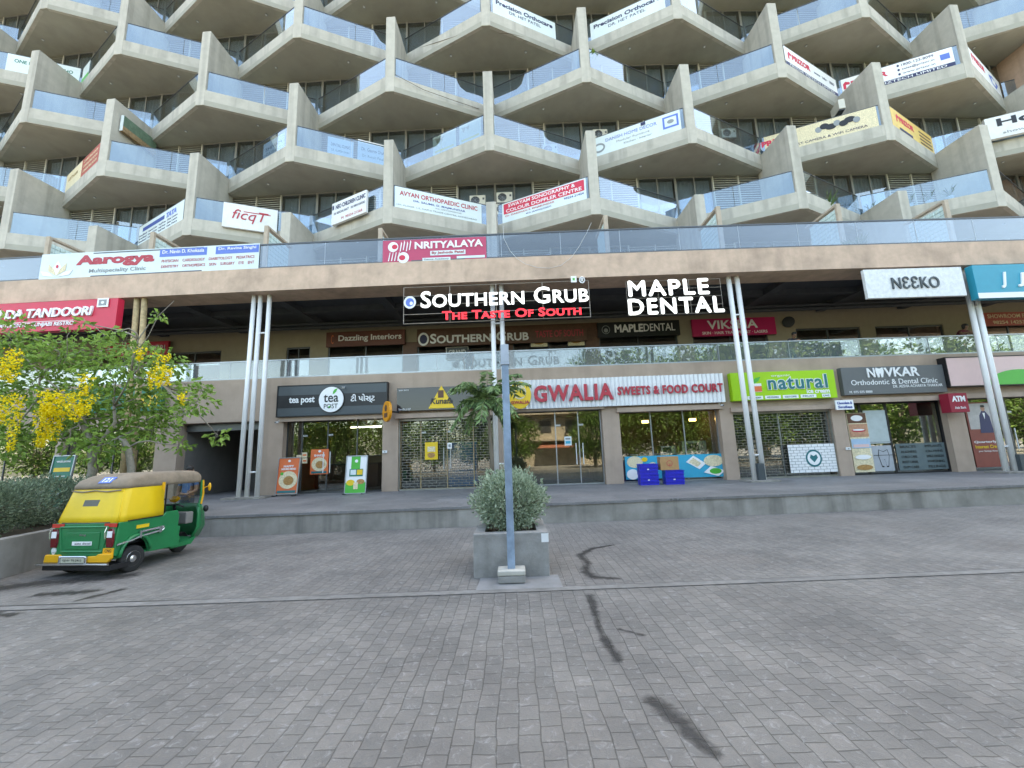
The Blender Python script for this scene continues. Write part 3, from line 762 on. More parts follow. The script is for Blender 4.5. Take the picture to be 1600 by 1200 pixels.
prints(s, [('d', -.40, .22, .10, .42, M_LETW), ('d', -.385, .22, .055, .2, M_RED), ('d', -.30, -.25, .11, .46, M_LETW), ('d', -.31, -.25, .06, .22, M_RED)] +
       [('p', -.33 + .03 * k, .22 + .05 * (k % 2), .035, .42, M_LETW, [(-.3, -1), (.2, -1), (1, .6), (.5, 1)]) for k in range(4)] + [('p', -.43 + .03 * k, -.2, .035, .36, M_LETW, [(-1, -1), (-.4, -1), (.4, 1), (0, 1)]) for k in range(4)], 'hand_emblem')

# first floor shop signs, in the shade of the veranda
s = sign('shop_sign', 'dim brown Dazzling Interiors sign deep in the veranda', 'sign', 510, 632, 517, 540, DU - .25, .12, mat('sign_brown', (.14, .04, .025), .5))
txt(s, 'Dazzling Interiors', .06, .0, .80, .5, M_LETW, ext=.03); txt(s, 'C', -.42, 0, .03, .6, M_ORNG, bold=0)
s = sign('restaurant_sign', 'dim brown SOUTHERN GRUB sign deep in the veranda behind the white columns', 'sign', 652, 916, 514, 537, DU - .3, .12, M_BRN)
txt(s, 'Southern Grub', -.13, .0, .58, .66, M_LETW, ext=.04, caps=.8, bold=.02); txt(s, 'TASTE OF SOUTH', .34, .05, .28, .45, M_REDL)
prints(s, [('d', -.46, 0, .065, .9, M_LETW), ('d', -.46, 0, .045, .62, M_NAVY)], 'emblem')
s = sign('clinic_sign', 'black MAPLE DENTAL sign deep in the veranda', 'sign', 934, 1062, 502, 525, DU - .25, .12, M_BLACK)
txt(s, 'MAPLE', -.12, .05, .34, .5, M_LETW, bold=0, fat=.04, ext=.03); txt(s, 'DENTAL', .25, .05, .38, .5, M_LETW, bold=0, ext=.03)
prints(s, [('d', -.40, 0, .10, .58, M_GREYL), ('d', -.40, 0, .085, .5, M_BLACK), ('d', -.40, -.05, .05, .28, M_GREYL)], 'emblem')
s = sign('clinic_sign', 'magenta VIKSHA skin clinic sign deep in the veranda', 'sign', 1082, 1212, 497, 524, DU - .25, .12, M_PINK)
txt(s, 'VIKSHA', -.02, .14, .6, .5, M_LETW, bold=.015, ext=.03); txt(s, 'SKIN · HAIR TRANSPLANT · LASERS', .0, -.32, .78, .16, M_LETW)
s = sign('to_let_banner', 'red SHOWROOM FOR RENT banner on the upper right shop', 'banner', 1537, 1668, 487, 508, DU - .15, .03, mat('banner_red', (.40, .05, .03), .5, var=.05))
txt(s, 'SHOWROOM FOR RENT / SALE', 0, .22, .9, .3, M_FOODL); txt(s, '98254 14253, 79004 07512', 0, -.26, .8, .28, M_FOODL)
s = sign('restaurant_sign', 'dim red TANDOORI sign deep in the veranda behind the tree', 'sign', 166, 262, 535, 556, DU - .2, .12, M_RED)
txt(s, 'DA TANDOORI', .1, .0, .7, .45, M_LETW)
b = MB()
for i, (x, y) in enumerate(((842, 533), (900, 531))):
    s = sign('food_poster', ['framed food photo on the brown upper wall, nearer the white columns', 'framed food photo on the brown upper wall, nearer the black clinic'][i], 'poster', x - 13, x + 13, y - 9, y + 9, DU - .1, .03, M_FOODL, 'food photos on the brown wall', M_BLACK)
    prints(s, [('d', 0, 0, .7, .6, M_FOOD)])
s = sign('notice_board', 'GRAND notice in a white frame in the upper restaurant window', 'sign', 698, 731, 543, 561, DU - .02, .02, M_SLATE, None, M_WHITE)
txt(s, 'GRAND', 0, .1, .8, .4, M_LETW)

# ------------------------------------------------------------------ ground floor shop signs
DS = DW - .2
s = sign('tea_shop_sign', 'dark slate tea post sign with a round white logo', 'sign', 434, 604, 601, 648, DS, .19, M_SLATE, None, M_BLACK)
prints(s, [('b', 0, -.02, 1, .42, M_BLACK)], 'black_band')
txt(s, 'tea post', -.275, -.01, .235, .25, M_LETW, y=-.007, ext=.02, bold=.02)
txt(s, 'ટી પોસ્ટ', .285, .0, .22, .3, M_LETW, y=-.007, ext=.02, bold=.012)
prints(s, [('d', 0, .0, .235, .88, M_BLACK), ('d', 0, .0, .225, .84, M_LETW)], 'round_board', y=-.01, step=.03, t=.03)
txt(s, 'tea', 0, .04, .135, .26, M_BLACK, y=-.075, bold=.01); txt(s, 'POST', 0, -.22, .125, .15, M_BLACK, y=-.075, bold=0)
prints(s, [('p', .035, .27, .045, .2, M_LEAFG, LEAF), ('d', -.012, -.25, .022, .07, M_LEAFG)], 'leaf_emblem', y=-.075)
s = sign('dessert_shop_sign', 'glossy black shop sign with a yellow triangle behind the palm', 'sign', 620, 776, 604, 640, DS, .17, mat('gloss_black', (.02, .02, .024), .08, var=0))
prints(s, [('p', -.05, .06, .26, .98, M_YEL, TRI)], 'triangle_emblem', y=-.01, t=.03)
prints(s, [('b', -.055, .18, .055, .32, M_BRN)], 'block_emblem', y=-.05)
txt(s, 'Kunafa', -.05, -.12, .22, .26, M_BLACK, y=-.05, shear=.2, bold=.025); txt(s, 'Nutri Bistro LLP', -.42, -.42, .12, .08, M_LETW, bold=0); txt(s, 'QUICK SERVICE', -.43, .40, .1, .06, M_LETW, bold=0)
s = sign('sweet_shop_sign', 'corrugated white GWALIA sweets sign with red letters', 'sign', 797, 1132, 589, 634, DS, .1)
b = MB(); n = 51; pr = []
for i in range(n * 4 + 1):
    x = -s.w / 2 + s.w * i / (n * 4); pr.append((x, .03 * sin(i * pi / 2) * 1.0))
P = [(x, y, z) for x, y in pr for z in (-s.h / 2, s.h / 2)]
b.add(P, [(2 * i, 2 * i + 2, 2 * i + 3, 2 * i + 1) for i in range(len(pr) - 1)]); b.box(-s.w / 2, s.w / 2, .05, .14, -s.h / 2, s.h / 2)
b.build('corrugated_panel', M_CORR, s.o, solid=0)
txt(s, 'GWALIA', -.205, .0, .37, .58, M_REDL, y=-.04, ext=.05, bold=.032, spacing=1.1)
txt(s, 'SWEETS & FOOD COURT', .245, .0, .49, .3, M_REDL, y=-.04, ext=.04, bold=.03, spacing=1.12)
prints(s, [('d', -.455, -.02, .105, .95, M_YEL), ('d', -.455, .08, .06, .5, M_FOODL)], 'round_emblem', y=-.04, t=.03, step=.01)
txt(s, 'GWALIA', -.455, -.27, .085, .11, M_REDL, y=-.09, bold=.03)
prints(s, [('p', -.455, .05, .05, .36, M_YEL, [(-1, -.4), (-.2, -1), (1, -.6), (.5, .2), (.8, 1), (-.1, .5), (-.8, .7)])], 'face_emblem', y=-.09)
s = sign('organic_shop_sign', 'lime green natural shop sign with teal letters', 'sign', 1143, 1306, 580, 624, DS - .05, .24, M_LIME)
txt(s, 'natural', .13, .1, .58, .52, M_LETW, ext=.03, bold=.05, spacing=1.1); txt(s, 'natural', .13, .1, .57, .49, M_DTEAL, y=-.034, ext=.012, bold=.018, spacing=1.12)
txt(s, 'ice cream', .32, -.24, .22, .15, M_LETW, bold=.03); txt(s, 'organic', -.02, .34, .18, .1, M_LETW, bold=0)
prints(s, [('b', -.29 + .17 * k, -.41, .15 if k < 4 else .08, .12, M_LETW) for k in range(5)], 'white_tab')
for k, w_ in enumerate(('ICE CREAM', 'MILKSHAKE', 'COLD COFFEE', 'FRUIT', 'CAKE')): txt(s, w_, -.29 + .17 * k, -.41, .11 if k < 4 else .06, .06, M_DTEAL, y=-.008 - .002 * k, bold=0)
prints(s, [('b', -.26, -.06, .09, .3, M_LETW), ('b', -.25, -.1, .07, .2, M_ORNG), ('p', -.26, .2, .09, .26, M_LEAFG, LEAF)], 'cup_emblem')
s = sign('dental_clinic_sign', 'grey NAVKAR orthodontic clinic sign with a white tooth', 'sign', 1316, 1477, 572, 615, DS, .2, mat('sign_grey', (.12, .125, .128), .45, var=.05))
txt(s, 'N', -.215, .28, .075, .34, M_LETW, ext=.03, bold=.02); txt(s, 'VKAR', .085, .28, .34, .34, M_LETW, ext=.03, bold=.02)
prints(s, [('p', -.13, .28, .08, .36, M_LETW, [(-.8, 1), (0, .75), (.8, 1), (1, .3), (.6, -1), (.25, -1), (.1, -.2), (-.1, -.2), (-.25, -1), (-.6, -1), (-1, .3)])], 'tooth_emblem', t=.03)
txt(s, 'Orthodontic & Dental Clinic', 0, -.06, .84, .19, M_LETW, bold=0)
txt(s, 'DR. AESHA ACHARYA THAKKAR', .22, -.24, .48, .1, M_LETW, bold=0); txt(s, 'M. 075 075 8888', -.34, -.40, .22, .08, M_LETW, bold=0)
s = sign('phone_shop_sign', 'pale pink box sign with a green dome', 'sign', 1480, 1700, 556, 600, DS - .1, .28, M_PALEP, None, M_BLACK)
prints(s, [('p', .0, -.24, .46, .52, M_LEAFG, [(cos(a * pi / 16), -1 + 2 * sin(a * pi / 16)) for a in range(17)])], 'dome_emblem', y=-.01, t=.02)
s = sign('atm_sign', 'small dark red ATM box sign beside the dental clinic', 'sign', 1484, 1513, 614, 644, DS - .35, .35, M_MAROON)
txt(s, 'ATM', 0, .2, .72, .3, M_LETW, bold=.05); txt(s, 'Axis Bank', .02, -.26, .6, .13, M_LETW, bold=0)
s = sign('projecting_sign', 'round orange projecting sign between the tea shop and the black sign', 'sign', 598, 612, 627, 659, DS - .45, .02)
b = MB(); b.T = Rz(radians(-52)); b.disc(0, 0, s.h / 2, -.05, .05, 28); b.build('round_case', mat('orange_plastic', (.72, .28, .01), .45), s.o, bevel=.01)
b = MB(); b.T = Rz(radians(-52)); b.disc(.0, .12, .12, -.058, -.052, 20); b.box(-.16, .16, -.058, -.052, -.22, -.06); b.build('print', M_BRN, s.o)
b = MB(); b.cyl((.1, .08, 0), (.3, .42, 0), .03, n=8); b.build('bracket', M_BLACK, s.o)
s = sign('hanging_sign', 'small white and blue speech bubble sign on the clinic pillar', 'sign', 1306, 1334, 625, 640, DS - .1, .05, M_LETW)
txt(s, 'Chocolate &', 0, .2, .85, .28, M_BLUE, bold=.03); txt(s, 'Smiles', 0, -.22, .8, .28, M_BLUE, bold=.03)
s = sign('green_shop_sign', 'dark green shop sign with yellow figures behind the tree', 'sign', 100, 252, 606, 644, DS, .18, M_GREEN)
txt(s, '2400', .34, -.1, .26, .5, M_YEL, bold=.02)

# ------------------------------------------------------------------ ground floor shopfront glass, doors, grilles
def shopfront(k, splits, mframe=M_ALU, doors=(), Dg=.3, top=None, fw=.04, name='shopfront'):
    u0, u1, zh = OPEN[k]; f = MB(); z0 = ZP + .004
    for a in (u0, u1 - fw): ubox(f, a, a + fw, DW + Dg - .03, DW + Dg + .03, z0, zh)
    ubox(f, u0 + fw + .001, u1 - fw - .001, DW + Dg - .03, DW + Dg + .03, zh - fw, zh); ubox(f, u0 + fw + .001, u1 - fw - .001, DW + Dg - .03, DW + Dg + .03, z0, z0 + .05)
    for q in splits: c = u0 + (u1 - u0) * q; t = fw * .5; ubox(f, c - t, c + t, DW + Dg - .028, DW + Dg + .028, z0 + .0505, zh - fw - .0005)
    sp = [u0 + fw] + [u0 + (u1 - u0) * q for q in splits] + [u1 - fw]
    fo = bpart(f, name, mframe)
    for i in range(len(sp) - 1):
        q = MB(); ubox(q, sp[i] + fw * .5 + .001, sp[i + 1] - fw * .5 - .001, DW + Dg - .006, DW + Dg + .006, z0 + .051, zh - fw - .001)
        go = q.build('glass_door' if i in doors else 'glass_pane', M_GLS, fo)
        if i in doors:
            h = MB(); e = sp[i + 1] - .13 if (i + 1) in doors else sp[i] + .13
            x, y, hd = pod(e, DW + Dg - .05); h.cyl((x, y, ZP + .75), (x, y, ZP + 1.55), .018, n=8)
            h.build('door_handle', M_WHITE, fo)
            h = MB(); c = (sp[i] + sp[i + 1]) / 2; ubox(h, sp[i] + .02, sp[i] + .2, DW + Dg - .02, DW + Dg + .02, zh - .62, zh - .55); h.build('patch_fitting', M_ALU, fo)
    return fo
shopfront(0, (.5,), M_ALUD); shopfront(1, (.25, .5, .75), M_ALUD)
shopfront(3, (.16, .42, .72), M_ALUD, (1, 2)); shopfront(4, (.22, .5, .78), M_TAN, (1, 2)); shopfront(5, (.5, .75), M_ALU, (1, 2))
shopfront(6, (.33, .66), M_ALU); shopfront(7, (.25, .5), M_ALU, (1,)); shopfront(9, (.45, .7), M_ALUD, (1,))
fo = shopfront(8, (.2, .46), M_BLACK, (1,), .26, fw=.09)
def grille(k, Dg=.1, z0=None, dz=.098, dx=.28):
    u0, u1, zh = OPEN[k]; b = MB(); n = int((zh - ZP - .1) / dz); M = BI @ podM((u0 + u1) / 2, DW + Dg, ZP); w = (u1 - u0) / 2 - .01
    for i in range(n):
        z = .05 + i * dz; b.box(-w, w, -.006, .006, z, z + .011)
        x = -w + (dx / 2 if i % 2 else .02)
        while x < w: b.box(x, x + .012, -.005, .005, z + .0115, z + dz - .0005); x += dx
    b.box(-w, w, -.02, .02, 0, .045); b.box(-w, w, -.03, .03, n * dz + .06, zh - ZP)
    for a in (-w - .005, w - .03): b.box(a, a + .035, -.031, .031, .046, n * dz + .055)
    return b.build('roller_grille', mat('worn_steel', (.30, .29, .26), .45, .6, var=.2), BLD, M)
grille(4); grille(7)
# lobby: doors and the dark blue poster
b = MB(); u0, u1, zh = OPEN[2]
p = ppod(355, 720, DW + 3.4)[0]; q = ppod(383, 720, DW + 3.4)[0]; ubox(b, p, q, DW + 3.4, DW + 3.59, ZP, ZP + 2.3); bpart(b, 'lift_door', M_ALUD)
b = MB(); ubox(b, u0 - .02, u1 + .02, DW + .36, DW + .4, zh - .3, zh - .05); bpart(b, 'lobby_beam', M_ALUD)
s = sign('lobby_poster', 'tall dark blue poster on the lobby wall behind the rickshaw', 'poster', 295, 317, 700, 762, DW + 3.5, .02, M_NAVY)
prints(s, [('b', .1, .1, .4, .5, M_BLUE)])
# things inside the shops
M_STEEL = mat('brushed_steel', (.5, .5, .5), .3, .9, var=.08)
def inside(name, label, cat, xl, xr, yt, D, m, top=None, group=None):
    yc = yt + 8; u0 = ppod(xl, yc, D)[0]; u1 = ppod(xr, yc, D)[0]; z1 = ppod((xl + xr) / 2, yt, D)[1]; h = z1 - ZP; w = u1 - u0
    o = thing(name, label, cat, podM((u0 + u1) / 2, D, ZP + .004), group)
    b = MB(); b.box(-w / 2, w / 2, 0, .7, .08, h - .04); b.box(-w / 2 + .05, w / 2 - .05, .05, .65, 0, .079); b.build('cabinet', m, o, bevel=.01)
    b = MB(); b.box(-w / 2 - .03, w / 2 + .03, -.03, .73, h - .039, h); b.build('worktop', top or M_STEEL, o, bevel=.008)
    return o
inside('serving_counter', 'wide steel serving counter inside the sweet shop window', 'counter', 985, 1120, 708, DW + .6, M_STEEL)
M_LAMP = mat('warm_lamp', (1, .62, .22), .5, var=0, emit=3)
M_TUBE = mat('tube_lamp', (1, .96, .88), .5, var=0, emit=2.5)
for i, (x, y, lab) in enumerate(((1008, 659, 'left-hand'), (1082, 656, 'right-hand'))):
    u, z = ppod(x, y, DW + 1.1); o = thing('ceiling_lamp', 'small square amber lamp in the sweet shop window, %s one' % lab, 'lamp', podM(u, DW + 1.1, z), 'amber lamps in the sweet shop')
    b = MB(); b.box(-.12, .12, -.05, .05, -.05, .05); b.build('diffuser', M_LAMP, o); b = MB(); b.box(-.14, .14, -.07, .07, .051, .09); b.cyl((0, 0, .09), (0, 0, .4), .01, n=6); b.build('housing', M_ALUD, o)
for i, (x0, x1, y, D, lab) in enumerate(((548, 596, 668, DW + .9, 'thin lit tube lamp under the tea shop ceiling'), (814, 864, 642, DW + .14, 'tube lamp over the left sweet shop window, left of the pair'), (880, 928, 639, DW + .14, 'tube lamp over the left sweet shop window, right of the pair'), (1042, 1092, 634, DW + .14, 'tube lamp over the sweet shop serving window'))):
    u0, z = ppod(x0, y, D); u1 = ppod(x1, y, D)[0]; o = thing('tube_lamp', lab, 'lamp', podM((u0 + u1) / 2, D, z), 'tube lamps')
    w = (u1 - u0) / 2; b = MB(); b.cyl((-w, 0, 0), (w, 0, 0), .022, n=8); b.build('tube', M_TUBE if i == 0 else M_LETW, o); b = MB(); b.box(-w, w, -.02, .03, .023, .06); b.build('batten', M_WHITE, o)
def appliance(xl, xr, yt, yb, D, label):
    s = sign('kitchen_appliance', label, 'appliance', xl, xr, yt, yb, D, .4, M_STEEL)
    prints(s, [('b', -.1, 0, .55, .6, M_BLACK), ('d', .33, .2, .08, .12, M_BLACK), ('d', .33, -.15, .08, .12, M_BLACK)], 'control_panel'); return s
appliance(1033, 1056, 697, 708, DW + .75, 'low steel weighing machine on the sweet shop counter')
appliance(1066, 1104, 689, 707, DW + .8, 'wide steel oven on the sweet shop counter')
o = inside('tea_counter', 'dark wooden counter at the back of the tea shop', 'counter', 480, 590, 725, DW + 2.6, M_BRN, M_BLACK)
u, z = ppod(523, 715, DW + 3.3); o = thing('wire_shelf', 'tall wire grid shelf against the tea shop back wall', 'shelf', podM(u, DW + 3.3, ZP + .004))
b = MB()
for i in range(7): b.box(-1 + i * .33, -.98 + i * .33, 0, .02, 0, 2.5)
for k in range(8): b.box(-1, 1, -.001, .021, .05 + k * .33, .07 + k * .33)
b.build('grid', M_TAN, o)
inside('display_fridge', 'blue chest freezer inside the grilled dessert shop', 'freezer', 700, 745, 690, DW + 1.2, mat('freezer_blue', (.02, .16, .42), .4))
# stickers and posters on the glass
s = sign('window_sticker', 'yellow poster on the grilled dessert shop window', 'poster', 664, 684, 691, 718, DW + .02, .006, M_YEL); prints(s, [('b', 0, .1, .6, .3, M_FOODL), ('d', 0, -.25, .6, .3, M_FOOD)])
s = sign('window_notice', 'small white notice on the grilled dessert shop window', 'notice', 699, 706, 692, 701, DW + .02, .006, M_LETW); prints(s, [('b', 0, 0, .5, .5, M_GREYL)])
s = sign('window_notice', 'pale blue notice on the left sweet shop door', 'notice', 882, 893, 682, 696, DW + .27, .006, M_BAN); prints(s, [('b', 0, .25, .7, .2, M_GREYL), ('b', 0, -.15, .7, .3, M_CYAN)])
s = sign('food_mural', 'wide cyan food mural along the bottom of the sweet shop window', 'mural', 977, 1131, 711, 747, DW + .24, .012, M_CYAN)
prints(s, [('d', -.40, .25, .16, .5, M_FOODL), ('d', -.43, -.28, .12, .45, M_LETW), ('d', -.22, .05, .09, .35, M_FOODL), ('p', .22, .15, .2, .6, M_LETW, [(-1, .1), (-.2, 1), (1, -.2), (.3, -1)]), ('p', .21, .15, .13, .4, M_FOODL, [(-1, .1), (-.2, 1), (1, -.2), (.3, -1)]), ('d', .40, .2, .2, .5, M_FOODL), ('p', .40, -.25, .22, .45, M_LETW, [(-1, -.2), (-.3, 1), (1, 0), (.3, -1)]), ('d', .41, -.25, .12, .25, M_LEAFG), ('d', -.3, .35, .06, .2, M_YEL)])
s = sign('window_decal', 'white brick pattern decal with a round green emblem on the grilled lime shop', 'decal', 1233, 1307, 694, 738, DW + .07, .006, M_LETW)
prints(s, [('b', 0, -.5 + .1 * k, 1, .012, M_GREYL) for k in range(1, 10)] + [('b', -.45 + .13 * j + (.065 if k % 2 else 0), -.45 + .1 * k, .008, .09, M_GREYL) for k in range(10) for j in range(7)], 'brick_lines', step=.00001)
prints(s, [('d', .02, 0, .34, .62, M_DTEAL), ('d', .02, 0, .27, .49, M_LETW), ('p', .02, 0, .17, .3, M_DTEAL, [(0, -1), (1, .1), (.7, .9), (0, .5), (-.7, .9), (-1, .1)])], 'round_emblem', y=-.008)
u0, u1, zh = OPEN[8]
s = sign('photo_strip', 'tall strip of smile photos beside the dental clinic door', 'poster', 1329, 1360, 645, 738, DW + .2, .03, M_FOODL)
prints(s, [('b', 0, .41, .95, .17, M_BRN), ('d', 0, .41, .6, .1, M_LETW), ('b', 0, .2, .95, .22, mat('skin_photo', (.5, .26, .16), .5, var=.3, scale=9)), ('d', 0, .2, .7, .06, M_REDL), ('d', 0, .21, .6, .03, M_LETW), ('b', 0, -.02, .95, .16, mat('sky_photo', (.35, .5, .65), .5)), ('b', 0, -.06, .8, .05, M_PALEP), ('d', 0, -.25, .8, .08, M_LETW), ('d', 0, -.42, .8, .09, M_FOOD)])
s = sign('door_decal', 'grey clinic door decal with a tooth outline', 'decal', 1364, 1399, 696, 736, DW + .235, .006, mat('decal_grey', (.36, .38, .41), .5))
prints(s, [('p', 0, 0, .5, .7, M_BLACK, [(-.8, 1), (0, .75), (.8, 1), (1, .3), (.6, -1), (.25, -1), (.1, -.2), (-.1, -.2), (-.25, -1), (-.6, -1), (-1, .3)]), ('p', 0, .01, .45, .62, mat('decal_grey', 0), [(-.8, 1), (0, .75), (.8, 1), (1, .3), (.6, -1), (.25, -1), (.1, -.2), (-.1, -.2), (-.25, -1), (-.6, -1), (-1, .3)]), ('b', 0, .12, .9, .02, M_BLACK)], 'tooth_outline')
s = sign('door_decal', 'frosted white upper panel on the dental clinic door', 'decal', 1352, 1388, 641, 693, DW + .236, .006, mat('frosted', (.42, .48, .48), .35, var=.1))
prints(s, [('b', 0, -.46, 1, .02, M_GREYL)])
s = sign('window_lettering', 'dark list of treatments on the dental clinic window', 'decal', 1402, 1484, 692, 734, DW + .235, .004, mat('frost_slate', (.10, .14, .15), .35))
for k, (a, c) in enumerate((('BRACES', 'IMPLANTS'), ('ALIGNERS', 'CROWNS'), ('CHILD CARE', 'SMILE DESIGN'), ('ROOT CANAL', 'WHITENING'), ('GUM CARE', 'FILLINGS'))):
    txt(s, a, -.27, .38 - .19 * k, .3, .09, M_BLACK, bold=0); txt(s, c, .22, .38 - .19 * k, .32, .09, M_BLACK, bold=0)
s = sign('bank_poster', 'dark red bank poster of a person in a suit', 'poster', 1516, 1566, 628, 730, DW + .2, .02, mat('poster_brick', (.24, .05, .035), .5, var=.1))
prints(s, [('b', 0, .28, .9, .4, mat('poster_pale', (.45, .42, .40), .5, var=.2)), ('p', .05, .2, .42, .36, M_NAVY, [(-1, -1), (-.7, .5), (-.25, .9), (.25, .9), (.8, .4), (1, -1)]), ('d', .05, .4, .13, .09, mat('poster_skin', (.42, .22, .14), .6)), ('p', .05, .28, .12, .1, M_LETW, [(-.6, 1), (.6, 1), (0, -1)]), ('d', .05, .435, .14, .04, M_BLACK)], 'portrait')
txt(s, 'Quarterly', -.08, -.12, .7, .045, M_LETW); txt(s, 'Interest Credit', -.02, -.19, .8, .05, M_YEL); txt(s, 'your Savings Account', 0, -.26, .7, .03, M_LETW, bold=0)

# ------------------------------------------------------------------ standees, crates, carton on the platform
def standee(label, xl, xr, yt, yb, D, m, group='standing menu boards'):
    s = sign('menu_standee', label, 'standee', xl, xr, yt, yb, D, .03, m, group, M_ALU)
    s.o.matrix_local = s.M @ Matrix.Rotation(radians(-6), 4, 'X')
    b = MB()
    zb = ZP - s.M.translation.z
    for x in (-s.w / 2 + .03, s.w / 2 - .03): b.box(x - .02, x + .02, .0, .03, zb + .01, -s.h / 2 - .031); b.box(x - .02, x + .02, -.25, .3, zb - .02, zb + .009)
    b.build('stand', M_BLACK, s.o); return s
s = standee('orange menu standee with a round food picture in front of the tea shop', 434, 466, 716, 771, 15.4, M_ORNG)
prints(s, [('d', 0, .42, .14, .07, M_LETW), ('d', .02, -.12, .9, .5, M_FOODL), ('d', .05, -.14, .5, .26, M_FOOD), ('d', -.3, .06, .16, .09, M_LEAFG), ('b', 0, -.45, .9, .07, M_DTEAL)])
txt(s, 'HAPPY', 0, .27, .5, .06, M_LETW, bold=.03); txt(s, 'HOURS MENU', 0, .19, .7, .06, M_LETW, bold=.03)
s = standee('white and green menu standee with a glass of tea in front of the tea shop', 541, 572, 713, 770, 15.3, M_LETW)
prints(s, [('b', -.05, .3, .45, .42, M_LEAFG), ('d', -.02, .37, .16, .09, M_LETW), ('b', 0, .05, .68, .2, M_GREEN), ('b', -.15, .06, .28, .14, M_BAN), ('b', .18, .06, .28, .14, M_YEL), ('b', 0, -.36, 1, .28, M_LEAFG), ('d', -.25, -.22, .42, .16, M_YEL), ('d', .25, -.2, .4, .14, M_FOOD), ('b', .02, -.31, .22, .18, M_FOODL)])
s = sign('window_poster', 'orange menu poster hung on the tea shop glass', 'poster', 485, 513, 702, 741, DW + .26, .01, M_ORNG)
prints(s, [('d', 0, .42, .16, .1, M_LETW), ('d', .0, -.1, .85, .55, M_FOODL), ('d', .05, -.12, .5, .3, M_FOOD), ('b', 0, -.42, .85, .08, M_DTEAL)]); txt(s, 'SHAKES', 0, .25, .6, .09, M_LETW, bold=.03)
for i, (x, y) in enumerate(((467, 715), (476, 711), (476, 720))):
    s = sign('paper_notice', 'small cream notice on the tea shop glass, %s of three' % ('left', 'upper right', 'lower right')[i], 'notice', x - 4, x + 4, y - 4, y + 4, DW + .262, .005, M_FOODL, 'cream notices on the tea shop glass'); prints(s, [('b', 0, 0, .7, .3, M_ORNG)])
s = standee('tall dark green menu standee behind the hedge', 76, 108, 713, 792, 12.6, M_GREEN)
prints(s, [('b', 0, .23, .8, .08, M_YEL), ('d', -.25, -.08, .34, .16, M_LETW), ('d', .2, -.06, .5, .14, M_FOODL), ('b', 0, .1, .5, .012, M_LETW)])
txt(s, 'welcome', 0, .4, .7, .05, M_LETW); txt(s, 'GRAB', .0, -.25, .35, .05, M_LETW)
M_CRT = mat('blue_crate_plastic', (.012, .022, .50), .35, var=.08)
def crate_stack(xc, yb, n, labs, D=None, w=.62, h=.115):
    p = pg(xc, yb, ZP); M0 = Matrix.Translation((p.x, p.y, ZP)) @ Rz(radians(-3))
    for k in range(n):
        o = thing('plastic_crate', labs(k), 'crate', M0 @ Tr(random.uniform(-.008, .008), 0, k * (h + .006)), 'blue crates outside the sweet shop')
        if k == 0 and 'crate' not in CR or True:
            b = MB(); a = w / 2; d = .42
            b.box(-a, a, 0, d, 0, .012)
            for q in ((-a, a, 0, .014), (-a, a, d - .014, d)): b.box(*q, .0125, h)
            for q in ((-a, -a + .014), (a - .014, a)): b.box(*q, .0145, d - .0145, .0125, h - .001)
            b.box(-a - .025, a + .025, -.028, -.0005, h - .02, h); b.box(-a - .012, -a - .0005, 0, d, h - .022, h); b.box(a + .0005, a + .012, 0, d, h - .022, h)
            for i in range(5): x = -a + .06 + i * (w - .12) / 4; b.box(x - .008, x + .008, -.010, -.0005, .013, h - .023)
            b.build('shell', M_CRT, o)
            if k % 3 == 1: b = MB(); b.box(-.06, .0, -.013, -.0105, .035, .07); b.build('print', M_LETW, o)
    return p
CR = {}
ordn = ['bottom', 'second from the bottom', 'third from the bottom', 'fourth from the bottom', 'fifth from the bottom', 'topmost']
pL = crate_stack(1016, 758, 6, lambda k: 'blue crate in the taller left stack, ' + ordn[k] if k else 'blue crate at the foot of the taller left stack')
pR = crate_stack(1056, 757, 4, lambda k: 'blue crate in the lower right stack, ' + ['at its foot', 'second up', 'third up', 'topmost under the carton'][k])
CW = .62; M0 = Matrix.Translation((pR.x - .14, pR.y + .02, ZP + 4 * .121 + .006)) @ Rz(radians(-4))
o = thing('cardboard_carton', 'brown cardboard carton on top of the lower crate stack', 'carton', M0)
M_CARD = mat('cardboard', (.42, .235, .10), .8, var=.1, scale=8)
b = MB(); b.box(-.31, .31, 0, .4, 0, .46); b.build('box', M_CARD, o, bevel=.006)
b = MB(); b.disc(0, .23, .1, -.003, -.001, 24); b.build('print', M_REDL, o); b = MB(); b.disc(0, .23, .085, -.005, -.0035, 24); b.build('print_ground', M_CARD, o)
b = MB(); b.box(-.06, .06, -.007, -.0055, .2, .212); b.prism([(-.02, .14), (.02, .14), (0, .2)], -.007, -.0055, 'y'); b.build('print', M_REDL, o)

# ------------------------------------------------------------------ banners, boxes and machines on the balconies
ANG = atan2(REC, HX - .02 - FWD); EL = sqrt(REC ** 2 + (HX - .02 - FWD) ** 2)
def banner(name, label, cat, r, i, side, s0, s1, z0=.92, z1=2.04, m=None, depth=.012, out=.0, frame=None):
    s = Sign(); sm = (s0 + s1) / 2; s.w = EL * (s1 - s0); s.h = z1 - z0
    M = bal(r, i) @ Tr(side * (FWD + cos(ANG) * EL * sm), sin(ANG) * EL * sm, (z0 + z1) / 2) @ Rz(side * ANG) @ Tr(0, .028 - out, 0)
    s.o = thing(name, label, cat, M)
    b = MB(); b.box(-s.w / 2, s.w / 2, 0, depth, -s.h / 2, s.h / 2); b.build('panel', m or M_BAN, s.o, bevel=.008 if depth > .05 else 0)
    return s
s = banner('clinic_banner', 'pale blue AVYAN ORTHOPAEDIC CLINIC balcony banner', 'banner', 1, -.5, 1, .02, .87)
